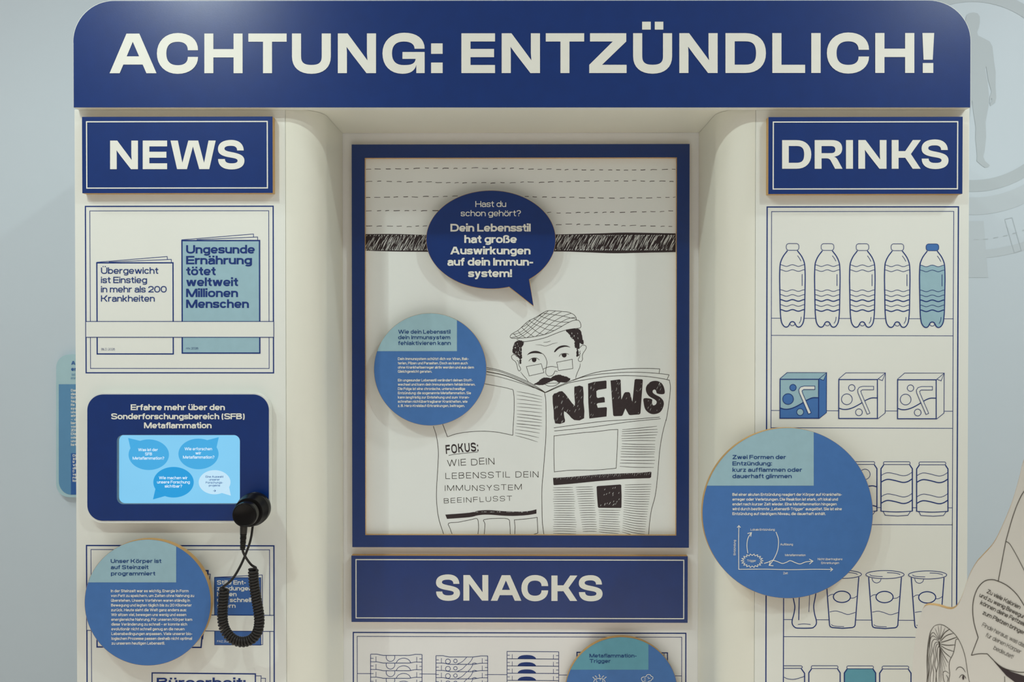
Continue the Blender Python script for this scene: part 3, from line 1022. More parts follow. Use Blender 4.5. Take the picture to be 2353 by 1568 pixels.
def cup(cx, dy):
    T = lambda L: [(1753 + (x + cx - 1100) / 3.92, 1240 + (y + dy) / 3.92) for x, y in L]
    left = [(953, 342), (985, 775), (992, 790), (1010, 797), (1100, 804), (1190, 797), (1206, 790), (1215, 775), (1248, 342)]
    obj('cup_drawing_fill', MB().fill(T(left), e1), M_CREAM, rp)
    m = MB().stroke(T(left), 2.4, e2)
    rim = ell(1100, 318, 172, 36, 48)
    obj('cup_rim_drawing', MB().fill(T(rim), e3), M_CREAM, rp)
    m.stroke(T(rim), 1.5, e4, closed=True)
    m.stroke(T([(962, 317), (980, 328), (1020, 333), (1078, 335)]), 1.4, e4, 4).stroke(T([(1118, 300), (1180, 303), (1225, 312), (1236, 320)]), 1.4, e4, 4)
    m.stroke(T([(982, 350), (995, 380), (1025, 393), (1055, 380), (1065, 354)]), 1.4, e2, 5)
    m.stroke(T(ell(1096, 520, 77, 51, 36)), 2.4, e2, closed=True)
    m.stroke(T([(972, 516), (995, 501), (1022, 498)]), 1.4, e2, 4).stroke(T([(1172, 533), (1203, 530), (1230, 514)]), 1.4, e2, 4)
    m.stroke(T([(985, 656), (1040, 648), (1090, 660), (1150, 679), (1218, 660)]), 1.4, e2, 5).stroke(T([(1000, 768), (1015, 780), (1060, 787), (1115, 789)]), 1.4, e2, 4)
    obj('cup_drawing', m, M_LINE, rp)


for cx, dy in ((716, -2), (1100, 0), (1484, 3)):
    cup(cx, dy)
gl = [(262, 480), (280, 560), (288, 610), (280, 670), (264, 730), (266, 765), (285, 790), (315, 800), (430, 800), (460, 790), (480, 765), (481, 730), (465, 670), (458, 600), (470, 530), (478, 480)]
obj('glass_drawing_fill', MB().fill(cat(T(gl), 3), e1), M_CREAM, rp)
obj('glass_drawing', MB().stroke(cat(T(gl), 4), 2.4, e2).stroke(T([(328, 500), (323, 728)]), 2.2, e2).stroke(T([(422, 490), (414, 655)]), 1.4, e2)
    .stroke(T([(315, 768), (370, 762), (430, 768)]), 1.4, e2, 4), M_LINE, rp)

# ------------------------------------------------------------------ snack shelf prints on the back panel
Y0, Y1, Y2 = DB + 0.0008 - 0.0001, DB + 0.0008 - 0.0002, DB + 0.0008 - 0.0004
r = MB()
for (xa, ya, xb, yb, wd) in ((811.8, 1452.3, 1576, 1457.8, 2.7), (820.8, 1461.6, 1566.6, 1466.6, 1.4)):
    A, B = at(xa, ya, Y0), at(xb, yb, Y0)
    zt, h = (A.z + B.z) / 2, wd * .0004
    r.add([(A.x - h, Y0, zt + h), (B.x + h, Y0, zt + h), (B.x - h, Y0, zt - h), (A.x + h, Y0, zt - h), (A.x - h, Y0, .75), (A.x + h, Y0, .75), (B.x - h, Y0, .75), (B.x + h, Y0, .75)],
          [(0, 1, 2, 3), (0, 3, 5, 4), (1, 7, 6, 2)])
r.stroke([(820.5, 1548.6), (1567, 1554)], 1.4, Y0)
obj('snack_shelf_drawing', r, M_LINE, bkp)
T7 = lambda L: [(780 + x / 4.706, 1240 + y / 4.706) for x, y in L]


def bar1(k):
    d = 82.5 * k
    S = lambda L: T7([(x, y + d) for x, y in L])
    top = [(337, 1243), (405, 1243), (475, 1257), (755, 1257), (820, 1245), (893, 1247)]
    m = MB().stroke(S(top), 1.3, Y2).stroke(S([(337, 1243), (337, 1328)]), 1.4, Y2).stroke(S([(893, 1247), (893, 1332)]), 1.4, Y2)
    m.stroke(S([(395, 1268), (395, 1325)]), 1.1, Y2).stroke(S([(340, 1288), (368, 1288)]), 1.2, Y2).stroke(S([(836, 1272), (836, 1328)]), 1.1, Y2).stroke(S([(865, 1292), (892, 1292)]), 1.2, Y2)
    m.stroke(S(ell(552, 1274, 47, 47, 20, -22, 202)), 1.3, Y2).stroke(S([(612, 1338), (640, 1302), (693, 1286), (745, 1300), (772, 1335)]), 1.3, Y2, 5)
    return m, S([(337, 1243), (405, 1243), (475, 1257), (755, 1257), (820, 1245), (893, 1247), (893, 1332), (337, 1328)])


def bar2(k):
    d = 79 * k
    S = lambda L: T7([(x, y + d) for x, y in L])
    top = [(1044, 1260), (1120, 1260), (1190, 1274), (1450, 1274), (1525, 1262), (1603, 1262)]
    m = MB().stroke(S(top), 1.3, Y2).stroke(S([(1044, 1260), (1044, 1340)]), 1.4, Y2).stroke(S([(1603, 1262), (1603, 1342)]), 1.4, Y2)
    m.stroke(S([(1102, 1285), (1102, 1340)]), 1.1, Y2).stroke(S([(1046, 1304), (1074, 1304)]), 1.2, Y2).stroke(S([(1545, 1288), (1545, 1340)]), 1.1, Y2).stroke(S([(1573, 1308), (1602, 1308)]), 1.2, Y2)
    m.stroke(S(ell(1173, 1321, 26, 26, 24)), 1.3, Y2, closed=True).stroke(S(ell(1254, 1316, 19, 19, 20)), 1.3, Y2, closed=True)
    m.stroke(S([(1275, 1351), (1330, 1322), (1376, 1276)]), 1.2, Y2, 5).stroke(S([(1390, 1351), (1422, 1315), (1443, 1276)]), 1.2, Y2, 5).stroke(S([(1435, 1346), (1460, 1338), (1486, 1346)]), 1.2, Y2, 5)
    return m, S(top + [(1603, 1342), (1044, 1340)])


def bar3(k):
    d = 205 * k
    S = lambda L: [(1140 + x / 12.384, 1480 + (y + d) / 12.384) for x, y in L]
    m = MB().stroke(S([(312, 222), (1780, 232), (1780, 440), (312, 428)]), 1.3, Y2, closed=True)
    m.fill(S([(610, 430), (625, 395), (660, 362), (720, 336), (800, 323), (870, 320), (960, 325), (1030, 340), (1090, 370), (1125, 400), (1138, 432)]), Y2)
    m.stroke(S([(460, 300), (460, 425)]), 1.1, Y2).stroke(S([(320, 328), (390, 328)]), 1.2, Y2).stroke(S([(1630, 310), (1630, 430)]), 1.1, Y2).stroke(S([(1705, 340), (1775, 340)]), 1.2, Y2)
    return m, S([(312, 222), (1780, 232), (1780, 440), (312, 428)])


for fn, n in ((bar1, 6), (bar2, 6), (bar3, 6)):
    for k in range(n):
        m, o_ = fn(k)
        obj('snack_bar_drawing_fill', MB().fill(o_, Y1 - 0.00001 * k), M_BACK, bkp)
        obj('snack_bar_drawing', m, M_LINE, bkp)
obj('snack_packet_drawing', MB().stroke([(1325.7, 1640), (1325.7, 1499.6), (1533.8, 1501), (1533.8, 1640)], 2.3, Y2).stroke([(1526, 1502), (1526, 1520)], 1.2, Y2), M_LINE, bkp)

# ------------------------------------------------------------------ header sign
YH = -0.020
hd = thing('header_sign', 'wide dark blue sign reading ACHTUNG: ENTZÜNDLICH! across the kiosk top', 'sign', at(1199, 247, YH))
HP = [(169.3, 247)] + [(168.8, 100)] + ell(263, 96, 94.5, 94, 16, 180, 270) + ell(2132, 94, 98, 93, 16, 270, 360) + [(2229.5, 247)]
obj('sign_board', MB().slab([(p[0] + (0.8 if p[0] > 1200 else -0.8), p[1] - (0.8 if p[1] < 240 else 0)) for p in HP], YH + .0006, -0.0004), M_CREAM, hd, 'white edged board')
obj('printed_face', MB().slab(HP, YH, YH + .0008), M_BLUE, hd)
obj('lettering', word([('A', 251.8, 359.7), ('C', 360.5, 455.1), ('H', 469.6, 557.4), ('T', 570.7, 658.7), ('U', 670.9, 760.2), ('N', 776.3, 864), ('G', 878.8, 975.8), (':', 990.6, 1017.1),
                       ('E', 1060.2, 1137.5), ('N', 1152.8, 1240.8), ('T', 1254.1, 1342.3), ('Z', 1354, 1439.8), ('Ü', 1454.8, 1544.4), ('N', 1561, 1649), ('D', 1667, 1760), ('L', 1774.7, 1850),
                       ('I', 1864.2, 1885.7), ('C', 1900, 1996.9), ('H', 2011.2, 2101), ('!', 2119.6, 2146.6)], 77.3, 168.4, 75.8, 167.6, YH - .0006), M_LETTER, hd, 'off-white capitals')


# ------------------------------------------------------------------ three rectangular signs
def sign(name, label, x0, y0, x1, y1, yf, yb, letters, ya, yb2, yc, yd, inset):
    A, B = at(x0, y0, yf), at(x1, y1, yf)
    t = thing(name, label, 'sign', ((A.x + B.x) / 2, yb, B.z))
    W = [(A.x, yf, A.z), (B.x, yf, A.z), (B.x, yf, B.z), (A.x, yf, B.z)]
    obj('plywood_board', MB().slabw([W], yf + .0006, yb), M_PLY, t, 'plywood edge')
    obj('printed_face', MB().slabw([W], yf, yf + .0007), M_BLUE, t)
    i0, i1, i2, i3 = inset
    obj('border_line', MB().rect(i0, i1, i2, i3, 2.6, yf - .0004), M_LETTER, t, 'off-white border line')
    obj('lettering', word(letters, ya, yb2, yc, yd, yf - .0005), M_LETTER, t, 'off-white capitals')
    return t


sign('news_sign', 'blue plywood sign reading NEWS at the top of the left column', 188.3, 268.7, 626.6, 443.6, -0.015, -0.0002,
     [('N', 253, 317), ('E', 328, 384), ('W', 391.8, 495.7), ('S', 500.8, 561.7)], 323.2, 389, 323, 388.8, (198.8, 280, 614.5, 432))
sign('drinks_sign', 'blue plywood sign reading DRINKS at the top of the right column', 1766, 269.2, 2211.4, 445.6, -0.015, -0.0002,
     [('D', 1797.2, 1864.2), ('R', 1872, 1936), ('I', 1944, 1960), ('N', 1972.4, 2037), ('K', 2049, 2115.8), ('S', 2117.6, 2179.6)], 322.2, 388, 321.8, 388, (1777, 280.6, 2200, 434))
sign('snacks_sign', 'long blue plywood sign reading SNACKS under the framed poster', 807.4, 1277.5, 1580, 1432, DB - 0.013, DB + 0.0007,
     [('S', 1001.8, 1057), ('N', 1064.8, 1122), ('A', 1127.8, 1198), ('C', 1198, 1259.6), ('K', 1267, 1326.6), ('S', 1330, 1384.6)], 1321.6, 1380.6, 1323.6, 1382, (818, 1286.5, 1571, 1422.5))

# ------------------------------------------------------------------ framed poster
YFR, YPO = DB - 0.0115, DB - 0.0008
fr = thing('picture_frame', 'wide blue frame round the newspaper reader poster in the recess', 'picture frame', at(1197, 1262, YFR))
A, B, C3, D3 = at(808, 332.2, YFR), at(1583, 1259.5, YFR), at(838, 363, YFR), at(1554, 1231.5, YFR)
O = [(A.x, YFR, A.z), (B.x, YFR, A.z), (B.x, YFR, B.z), (A.x, YFR, B.z)]
I = [(C3.x, YFR, C3.z), (D3.x, YFR, C3.z), (D3.x, YFR, D3.z), (C3.x, YFR, D3.z)]
obj('plywood_border', MB().slabw([O, I], YFR + .0006, DB + .0007), M_PLY, fr, 'plywood edges of the border')
obj('printed_border', MB().slabw([O, I], YFR, YFR + .0007), M_FRAME, fr)
po = obj('poster', MB().slabw([[(C3.x - .004, 0, C3.z + .004), (D3.x + .004, 0, C3.z + .004), (D3.x + .004, 0, D3.z - .004), (C3.x - .004, 0, D3.z - .004)]], YPO, DB + .0006), M_PAPER, fr)
p1, p2, p3 = YPO - .0001, YPO - .0002, YPO - .0003
rr = random.Random(3)
for y in (388.5, 418, 453, 487, 518):
    m = MB()
    x = 841.0
    ph = rr.uniform(0, 6)
    while x < 1549:
        l = min(rr.uniform(8, 15), 1552 - x)
        yy = y + 2.2 * math.sin(x / 110 + ph) + rr.uniform(-.8, .8)
        m.stroke([(x, yy + rr.uniform(-.6, 1.2)), (x + l * .3, yy), (x + l, yy + rr.uniform(-.8, .4))], rr.uniform(1.1, 1.5), p1, 3)
        x += l + rr.uniform(8, 12.5)
    obj('dashed_line_drawing', m, M_THIN, po)
top = cat([(840.2, 538.3), (907, 538), (980, 540), (1100, 541), (1278, 539), (1380, 536.4), (1440, 534.8), (1552.5, 536.5)], 6)
bot = cat([(840.2, 576.3), (907, 578.3), (980, 579), (1100, 579), (1276, 578.2), (1345, 580), (1410, 582.3), (1480, 581), (1552.5, 579.6)], 6)
obj('dark_band_drawing', MB().fill(top + bot[::-1], p1), M_INK, po)
m = MB()
x = 842.0
while x < 1548:
    n = rr.choice((1, 2, 2, 3))
    for q in range(n):
        a = rr.choice((540, 541, 545, 552, 560, 566))
        l = rr.choice((8, 12, 16, 22, 28))
        b = min(a + l, 576)
        if b - a > 3:
            sl = rr.uniform(.42, .6)
            m.stroke([(x + (576 - a) * sl - 6, a), (x + (576 - (a + b) / 2) * sl - 6.3, (a + b) / 2), (x + (576 - b) * sl - 6, b)], rr.uniform(.5, 1.5), p2, taper=.7)
    x += rr.uniform(1.9, 4.3)
for side in (541.5, 574):
    x = 842
    while x < 1550:
        m.stroke([(x, side + 1.2), (x + rr.uniform(1, 3), side - 1.4)], rr.uniform(.7, 1.6), p2)
        x += rr.uniform(4, 11)
obj('band_hatching_drawing', m, M_PAPER, po)

# man in the cap
TM = lambda L: [(1160 + x / 7.838, 700 + y / 7.838) for x, y in L]
thin = MB()
ln = lambda L, wd=1.15, sm=5, tp=0.0: thin.stroke(TM(L), wd, p1, sm, taper=tp)
ln([(130, 610), (100, 595), (95, 575), (110, 550), (135, 525), (235, 468), (300, 412), (380, 335), (440, 290), (520, 252), (600, 205), (680, 155), (750, 120), (800, 110), (900, 115), (1050, 128), (1130, 135), (1200, 160), (1255, 195), (1285, 240), (1290, 275)])
ln([(130, 610), (250, 608), (400, 598), (540, 578), (680, 550), (780, 520), (870, 480), (1000, 410), (1100, 350), (1180, 310), (1230, 290), (1290, 282), (1330, 290), (1360, 330), (1370, 380), (1365, 412), (1340, 427), (1250, 435), (1150, 450), (1050, 475), (950, 510), (850, 550), (750, 590), (650, 620), (500, 650), (380, 668), (320, 665), (250, 645), (215, 625)], 1.2)
for L in ([(140, 535), (200, 530), (280, 500), (360, 440), (450, 350), (540, 270), (620, 205), (680, 160)], [(115, 600), (220, 575), (320, 520), (420, 450), (530, 350), (640, 240), (730, 165), (780, 118)],
          [(240, 605), (330, 560), (450, 470), (570, 370), (680, 270), (790, 190), (910, 120)], [(400, 598), (460, 555), (540, 480), (640, 400), (720, 330), (800, 260), (900, 190), (1020, 132)],
          [(560, 575), (640, 510), (720, 440), (810, 360), (900, 295), (1040, 215), (1190, 160)], [(720, 538), (820, 465), (920, 380), (1010, 320), (1140, 255), (1275, 232)], [(300, 412), (380, 375), (420, 330), (460, 285)],
          [(160, 525), (200, 575), (240, 605)], [(235, 475), (290, 540), (370, 598)], [(300, 412), (400, 500), (520, 580)], [(375, 340), (470, 410), (560, 480), (630, 520), (710, 548)],
          [(440, 292), (530, 350), (640, 400), (760, 450), (890, 473)], [(520, 253), (640, 320), (760, 355), (900, 385), (1035, 392)], [(620, 197), (730, 245), (860, 285), (1000, 315), (1165, 320)],
          [(685, 155), (850, 180), (1050, 210), (1190, 245), (1250, 250), (1290, 275)]):
    ln(L, 1.0)
ln([(210, 940), (190, 910), (155, 905), (125, 925), (120, 950), (140, 990), (190, 1030), (215, 1080), (230, 1150), (245, 1190), (265, 1197), (283, 1175), (280, 1140), (260, 1110), (250, 1060), (240, 1020), (215, 1010)])
ln([(1355, 780), (1380, 745), (1420, 733), (1455, 745), (1468, 775), (1450, 820), (1410, 880), (1395, 930), (1400, 980), (1385, 1020), (1355, 1030), (1325, 1010), (1325, 980), (1345, 950), (1350, 920), (1345, 900), (1360, 890), (1350, 860), (1358, 835)])
ln([(285, 1215), (330, 1275), (380, 1330), (430, 1400)], 1.1, 5, .5)
ln([(1360, 1060), (1350, 1130), (1310, 1220), (1285, 1290), (1275, 1340)], 1.2, 5, .5)
ln([(555, 725), (640, 730), (720, 748), (790, 735), (870, 705), (950, 688)], .9, 5, .5)
ln([(693, 682), (760, 678), (828, 658)], .9, 5, .5)
ln([(650, 870), (700, 905), (740, 970), (758, 1040), (750, 1120), (735, 1200), (745, 1255), (780, 1288), (820, 1290), (860, 1275), (890, 1235), (898, 1205), (915, 1200), (950, 1210)])
ln([(432, 1022), (470, 980), (525, 962), (580, 970), (625, 1002)])
ln([(978, 940), (1010, 895), (1070, 882), (1120, 885), (1152, 902)])
thin.stroke(TM([(388, 1120), (655, 1068), (705, 1228), (440, 1288)]), 1.1, p1, closed=True)
thin.stroke(TM([(935, 1043), (1215, 988), (1225, 1155), (965, 1192)]), 1.1, p1, closed=True)
ln([(692, 1165), (760, 1135), (840, 1117), (945, 1133)])
ln([(720, 1435), (770, 1465), (830, 1473), (910, 1460), (985, 1415)])
ln([(740, 1425), (820, 1420), (900, 1418), (990, 1416)], 1.0)
obj('reader_line_drawing', thin, M_THIN, po, 'line drawing of a moustached reader in a checked flat cap')


def shag(L, amp, seed):
    q = random.Random(seed)
    P = cat(L, 4, True)
    return [(x + q.uniform(-amp, amp), y + q.uniform(-amp, amp)) for x, y in P]


dk = MB()
dk.fill(TM(shag([(205, 665), (260, 650), (330, 668), (345, 700), (330, 745), (305, 760), (300, 830), (305, 900), (312, 960), (295, 990), (295, 1060), (265, 1065), (258, 1020), (270, 990), (240, 955), (215, 930), (190, 900), (150, 880), (140, 820), (155, 760), (170, 700)], 8, 1)), p2)
dk.fill(TM(shag([(1100, 460), (1200, 445), (1300, 435), (1370, 475), (1385, 540), (1395, 600), (1420, 700), (1390, 715), (1345, 700), (1340, 800), (1310, 800), (1330, 870), (1335, 920), (1300, 940), (1290, 880), (1295, 790), (1260, 780), (1255, 700), (1240, 640), (1190, 590), (1165, 540), (1120, 500)], 7, 2)), p2)
dk.fill(TM(cat([(402, 912), (440, 870), (500, 843), (560, 837), (620, 850), (672, 888), (600, 880), (520, 878), (450, 890)], 4, True)), p2)
dk.fill(TM(cat([(888, 850), (920, 800), (980, 755), (1050, 737), (1110, 740), (1150, 755), (1180, 773), (1110, 762), (1040, 772), (970, 800), (905, 858)], 4, True)), p2)
dk.fill(TM([(485, 975), (525, 965), (570, 972), (568, 1010), (550, 1035), (525, 1042), (500, 1032), (488, 1010)]), p2)
dk.fill(TM([(1022, 897), (1070, 885), (1112, 890), (1112, 925), (1095, 950), (1065, 957), (1040, 945), (1025, 920)]), p2)
dk.fill(TM(shag([(525, 1440), (590, 1400), (640, 1350), (700, 1322), (760, 1313), (825, 1330), (870, 1290), (930, 1270), (1000, 1268), (1080, 1295), (1140, 1315), (1182, 1348), (1140, 1385), (1090, 1405), (1010, 1405), (970, 1410), (910, 1370), (850, 1380), (780, 1410), (700, 1450), (600, 1452)], 5, 3)), p2)
obj('hair_and_moustache_drawing', dk, M_INK, po)
for bx in ((165, 690, 300, 930, 14), (1160, 490, 1380, 690, 8)):
    hw = MB()
    for _ in range(bx[4]):
        a, b = rr.uniform(bx[0], bx[2]), rr.uniform(bx[1], bx[3])
        hw.stroke(TM([(a, b), (a + rr.uniform(-6, 4), b + rr.uniform(14, 30))]), rr.uniform(.5, 1.1), p3)
    obj('hair_gap_drawing', hw, M_PAPER, po)

# newspaper
n4 = lambda L: [(1140 + x / 4.9, 680 + y / 4.9) for x, y in L]
n6 = lambda L: [(1230 + x / 4.9, 940 + y / 4.9) for x, y in L]
n5 = lambda L: [(960 + x / 5.06, 950 + y / 5.06) for x, y in L]
n3 = lambda L: [(840 + x / 3.92, 600 + y / 3.92) for x, y in L]
nw = MB()
S = lambda L, wd=1.2, sm=5, tp=0.0, cl=False: nw.stroke(L, wd, p1, sm, closed=cl, taper=tp)
S(n3([(1085, 960), (1200, 983), (1330, 1030), (1470, 1092), (1568, 1150)]) + [(1253, 902.5)], 1.2)
S(n3([(1085, 974), (1200, 994), (1330, 1042), (1470, 1104), (1568, 1157)]) + [(1253, 903)], 1.1)
S(n3([(1085, 996), (1250, 1030), (1400, 1086), (1568, 1163)]) + [(1253, 903)], 1.8)
S(n3([(1080, 1022), (1200, 1044), (1400, 1102), (1520, 1145)]), 1.0)
S(n4([(555, 1088), (700, 1018), (880, 945), (1100, 870), (1300, 838), (1500, 822), (1700, 819), (1843, 824)]), 1.3)
nw.stroke(n4([(1843, 824), (1835, 872)]), 1.2, p1)
S(n4([(860, 955), (980, 915), (1150, 885), (1400, 865), (1600, 862), (1800, 873), (1948, 890)]), 1.2)
nw.stroke(n4([(1948, 890), (1925, 942)]), 1.2, p1)
S(n4([(555, 1092), (780, 995), (900, 965), (1100, 930), (1300, 905), (1500, 900), (1700, 910), (1850, 930), (1955, 952)]), 1.3)
S(n4([(1950, 955), (1963, 1040), (1940, 1250), (1915, 1400)]) + n6([(1470, 130), (1430, 290), (1400, 480), (1375, 780), (1350, 980), (1310, 1130), (1290, 1260), (1274, 1432)]), 1.25)
S(n4([(547, 1095), (560, 1200)]) + n6([(122, 200), (115, 380), (95, 650), (75, 900), (75, 1100), (82, 1300), (100, 1432)]), 1.3)
S(n5([(180, 150), (215, 260), (238, 420), (235, 600), (220, 850), (220, 1040), (245, 1230), (304, 1418)]), 1.3)
S([(1112, 882)] + n4([(-40, 1008), (100, 1035), (170, 1053)]), 1.1)
S(n4([(170, 1053), (190, 1062), (200, 1120), (203, 1200), (200, 1350), (190, 1500)]) + n5([(1105, 255)]), 1.2)
nw.stroke(n5([(285, 115), (345, 275)]), 1.4, p1)
S(n5([(345, 275), (450, 240), (600, 217), (760, 210), (900, 218), (1000, 235), (1105, 258)]), 1.2)
ys = (1078, 1118, 1163, 1211, 1250, 1292, 1332, 1365, 1405, 1443)
ye = (1138, 1173, 1202, 1240, 1278, 1320, 1363, 1402, 1432, 1470)
for a, b in zip(ys, ye):
    S(n4([(232, a), (360, a + (b - a) * .38), (518, b)]), .95, 4, .6)
for x0, a, x1, b in ((1160, 10, 1436, 42), (1156, 42, 1436, 82), (1150, 85, 1428, 110), (1145, 120, 1422, 152), (1145, 152, 1425, 190), (1135, 190, 1418, 232), (1130, 228, 1410, 285), (1135, 260, 1395, 335)):
    S(n5([(x0, a), ((x0 + x1) / 2, a + (b - a) * .45), (x1, b)]), 1.0, 4, .6)
for L in ([(650, 1488), (850, 1460), (1200, 1415), (1500, 1395), (1842, 1367)], [(655, 1523), (850, 1505), (1150, 1470), (1500, 1420), (1852, 1385)]):
    S(n4(L), 1.2)
S(n6([(212, 305), (500, 272), (700, 255), (830, 238), (930, 232)]), 1.2)
S(n6([(930, 230), (920, 500), (910, 672)]), 1.2)
S(n6([(212, 300), (210, 500), (215, 715)]), 1.2)
S(n6([(215, 710), (400, 692), (650, 690), (800, 680), (912, 668)]), 1.2)
for x0, a, x1, b in ((980, 235, 1370, 196), (975, 258, 1375, 230), (977, 282, 1380, 262), (968, 305, 1368, 293), (970, 335, 1355, 326), (975, 360, 1352, 358), (975, 392, 1348, 400), (970, 424, 1350, 430), (970, 448, 1350, 455),
                     (960, 480, 1345, 485), (965, 508, 1340, 508), (957, 540, 1342, 543), (960, 577, 1348, 580), (950, 610, 1340, 618), (950, 648, 1335, 660)):
    S(n6([(x0, a), (x0 + (x1 - x0) * .45, (a + b) / 2 + rr.uniform(-3, 5)), (x1, b)]), 1.15, 4, .4)
for i in range(21):
    y = 890 + i * 25.6
    S(n6([(208 + rr.uniform(-12, 4), y), (320, y + rr.uniform(-5, 0) + i * .2), (430 + i * 1.6 + rr.uniform(-8, 12), y - 4 + i * .5)]), 1.05, 4, .5)
for i in range(20):
    y = 883 + i * 26.2
    S(n6([(455 + i * 4.2, y), (560 + i * 3, y - 3), (650 + i * 2.5 + rr.uniform(-6, 6), y - 6 + i * .3)]), 1.05, 4, .5)
for i in range(11):
    y = 1140 + i * 24.5
    S(n6([(714 + rr.uniform(-4, 8), y), (830, y + 2 + i), (945 + rr.uniform(-8, 15), y + 2 + i * 1.8)]), 1.05, 4, .5)
for i in range(22):
    y = 858 + i * 25.2
    S(n6([(1008 - i * 1.4, y), (1150 - i * 1.5, y - 4 + i * 2.0), (1308 - i * 3.8, y - 9 + i * 2.9)]), 1.05, 4, .5)
S(n5([(358, 1405), (360, 1400), (398, 1412)]), .1)
S(n5([(400, 1412), (375, 1340), (358, 1280), (470, 1268), (620, 1238), (693, 1230), (708, 1330), (698, 1412)]), 1.25, 3)
S(n5([(772, 1412), (782, 1290), (768, 1240), (900, 1225), (1048, 1230), (1070, 1290), (1075, 1412)]), 1.25, 3)
nw.stroke(n5([(1128, 1412), (1132, 1320), (1122, 1242), (1280, 1228), (1389, 1212), (1395, 1395), (1330, 1414)]), 1.25, p1)
S(n5([(358, 492), (430, 478), (560, 464), (700, 450)]), 1.1)
obj('newspaper_drawing', nw, M_THIN, po, 'line drawing of an open newspaper')
hn = MB()
text(hn, 'FOKUS:', 1025, 1100, 1043.5, 20.5, p2, 19, 22, rot=math.radians(-5), jit=.03)
obj('handwritten_heading', hn, M_INK, po)
hn = MB()
text(hn, 'WIE DEIN', 1027.8, 1136.5, 1073, 15, p2, 9, 26, rot=math.radians(-3.4), jit=.05)
text(hn, 'LEBENSSTIL DEIN', 1023.8, 1237.5, 1100.8, 13.8, p2, 9, 30, rot=math.radians(-1.1), jit=.04)
text(hn, 'IMMUNSYSTEM', 1022.3, 1199, 1128.3, 12.6, p2, 9, 30, rot=math.radians(-.6), jit=.05)
text(hn, 'BEEINFLUSST', 1020.2, 1176.8, 1157, 11.6, p2, 9, 34, rot=math.radians(-2.0), jit=.04)
obj('handwritten_lines', hn, M_THIN, po)
bk = MB()
bk.fill(n4(cat([(635, 1128), (680, 1095), (745, 1075), (815, 1155), (885, 1240), (882, 1140), (880, 1035), (900, 1022), (978, 1025), (984, 1200), (990, 1380), (880, 1400), (822, 1345), (765, 1300), (768, 1370), (772, 1425), (665, 1438), (648, 1300)], 2, True)), p2)
bk.fill(n4([(1035, 990), (1100, 970), (1235, 955), (1243, 962), (1243, 1045), (1150, 1060), (1128, 1075), (1132, 1140), (1145, 1152), (1210, 1140), (1222, 1150), (1225, 1200), (1145, 1210), (1132, 1222), (1145, 1262), (1240, 1255), (1248, 1265), (1243, 1360), (1050, 1383), (1038, 1200)]), p2)
bk.fill(n4([(1288, 955), (1390, 942), (1402, 950), (1410, 1170), (1440, 1100), (1455, 1086), (1495, 1085), (1508, 1098), (1535, 1195), (1560, 945), (1575, 938), (1645, 942), (1652, 952), (1625, 1325), (1612, 1337), (1505, 1345), (1492, 1335), (1455, 1270), (1425, 1345), (1412, 1354), (1330, 1357), (1318, 1345)]), p2)
bk.fill(n4(cat([(1893, 1105), (1892, 1040), (1860, 982), (1800, 958), (1735, 972), (1692, 1020), (1688, 1075), (1720, 1130), (1785, 1168), (1808, 1195), (1797, 1225), (1768, 1235), (1755, 1205), (1753, 1165), (1665, 1155), (1662, 1210), (1680, 1280), (1730, 1325), (1790, 1333), (1850, 1308), (1884, 1245), (1885, 1190), (1850, 1145), (1795, 1115), (1765, 1092), (1764, 1068), (1782, 1056), (1800, 1068), (1815, 1102)], 3, True)), p2)
bk.fill(n5(cat([(320, 1180), (600, 1158), (700, 1135), (830, 1128), (1000, 1140), (1200, 1145), (1310, 1135), (1380, 1118)], 4) + cat([(1380, 1168), (1250, 1188), (1050, 1195), (820, 1180), (700, 1188), (600, 1210), (340, 1230)], 4)), p2)
bk.fill(n6([(200, 778), (420, 765), (700, 740), (900, 730), (1180, 720), (1300, 708), (1308, 716), (1304, 770), (1290, 780), (1000, 790), (700, 815), (400, 845), (212, 860), (205, 852)]), p2)
bk.fill(n6([(690, 880), (700, 870), (820, 862), (955, 852), (968, 860), (972, 980), (970, 1110), (962, 1117), (715, 1115), (705, 1106), (695, 980)]), p2)
obj('newspaper_dark_print', bk, M_INK, po, 'hand inked NEWS masthead and black bars')
sc = MB()
for bx, k in (((650, 1100, 760, 1420), 26), ((890, 1040, 980, 1370), 16), ((780, 1130, 880, 1360), 10), ((1045, 980, 1120, 1360), 16), ((1300, 960, 1390, 1330), 16), ((1560, 960, 1640, 1320), 16), ((1420, 1100, 1530, 1260), 6), ((1700, 980, 1870, 1050), 10), ((1680, 1180, 1750, 1290), 8), ((1800, 1150, 1870, 1300), 8)):
    for _ in range(int(k * .6)):
        a, b = rr.uniform(bx[0], bx[2]), rr.uniform(bx[1], bx[3])
        l = rr.uniform(10, 40)
        sc.stroke(n4([(a + l * .25, b - l * .5), (a, b), (a - l * .25, b + l * .5)]), rr.uniform(.35, .8), p3, taper=.7)
obj('scratch_mark_drawing', sc, M_PAPER, po)
sc = MB()
for i in range(46):
    x = 240 + i * 23
    y = 778 - (x - 200) * .058
    sc.stroke(n6([(x + rr.uniform(5, 22), y - rr.uniform(4, 10)), (x, y + rr.uniform(6, 32))]), rr.uniform(.4, 1.0), p3, taper=.5)
obj('scratch_mark_drawing', sc, M_PAPER, po)
sc = MB()
for i in range(30):
    a, b = rr.uniform(720, 950), rr.uniform(880, 1100)
    if rr.random() < .5:
        sc.stroke(n6([(a + 5, b - 8), (a - 5, b + 8)]), .6, p3)
obj('scratch_mark_drawing', sc, M_PAPER, po)
sc = MB()
for i in range(34):
    x = rr.uniform(430, 1330)
    sc.stroke(n5([(x, 1150), (x + rr.uniform(6, 16), 1150 + rr.uniform(-6, 2))]), .7, p3)
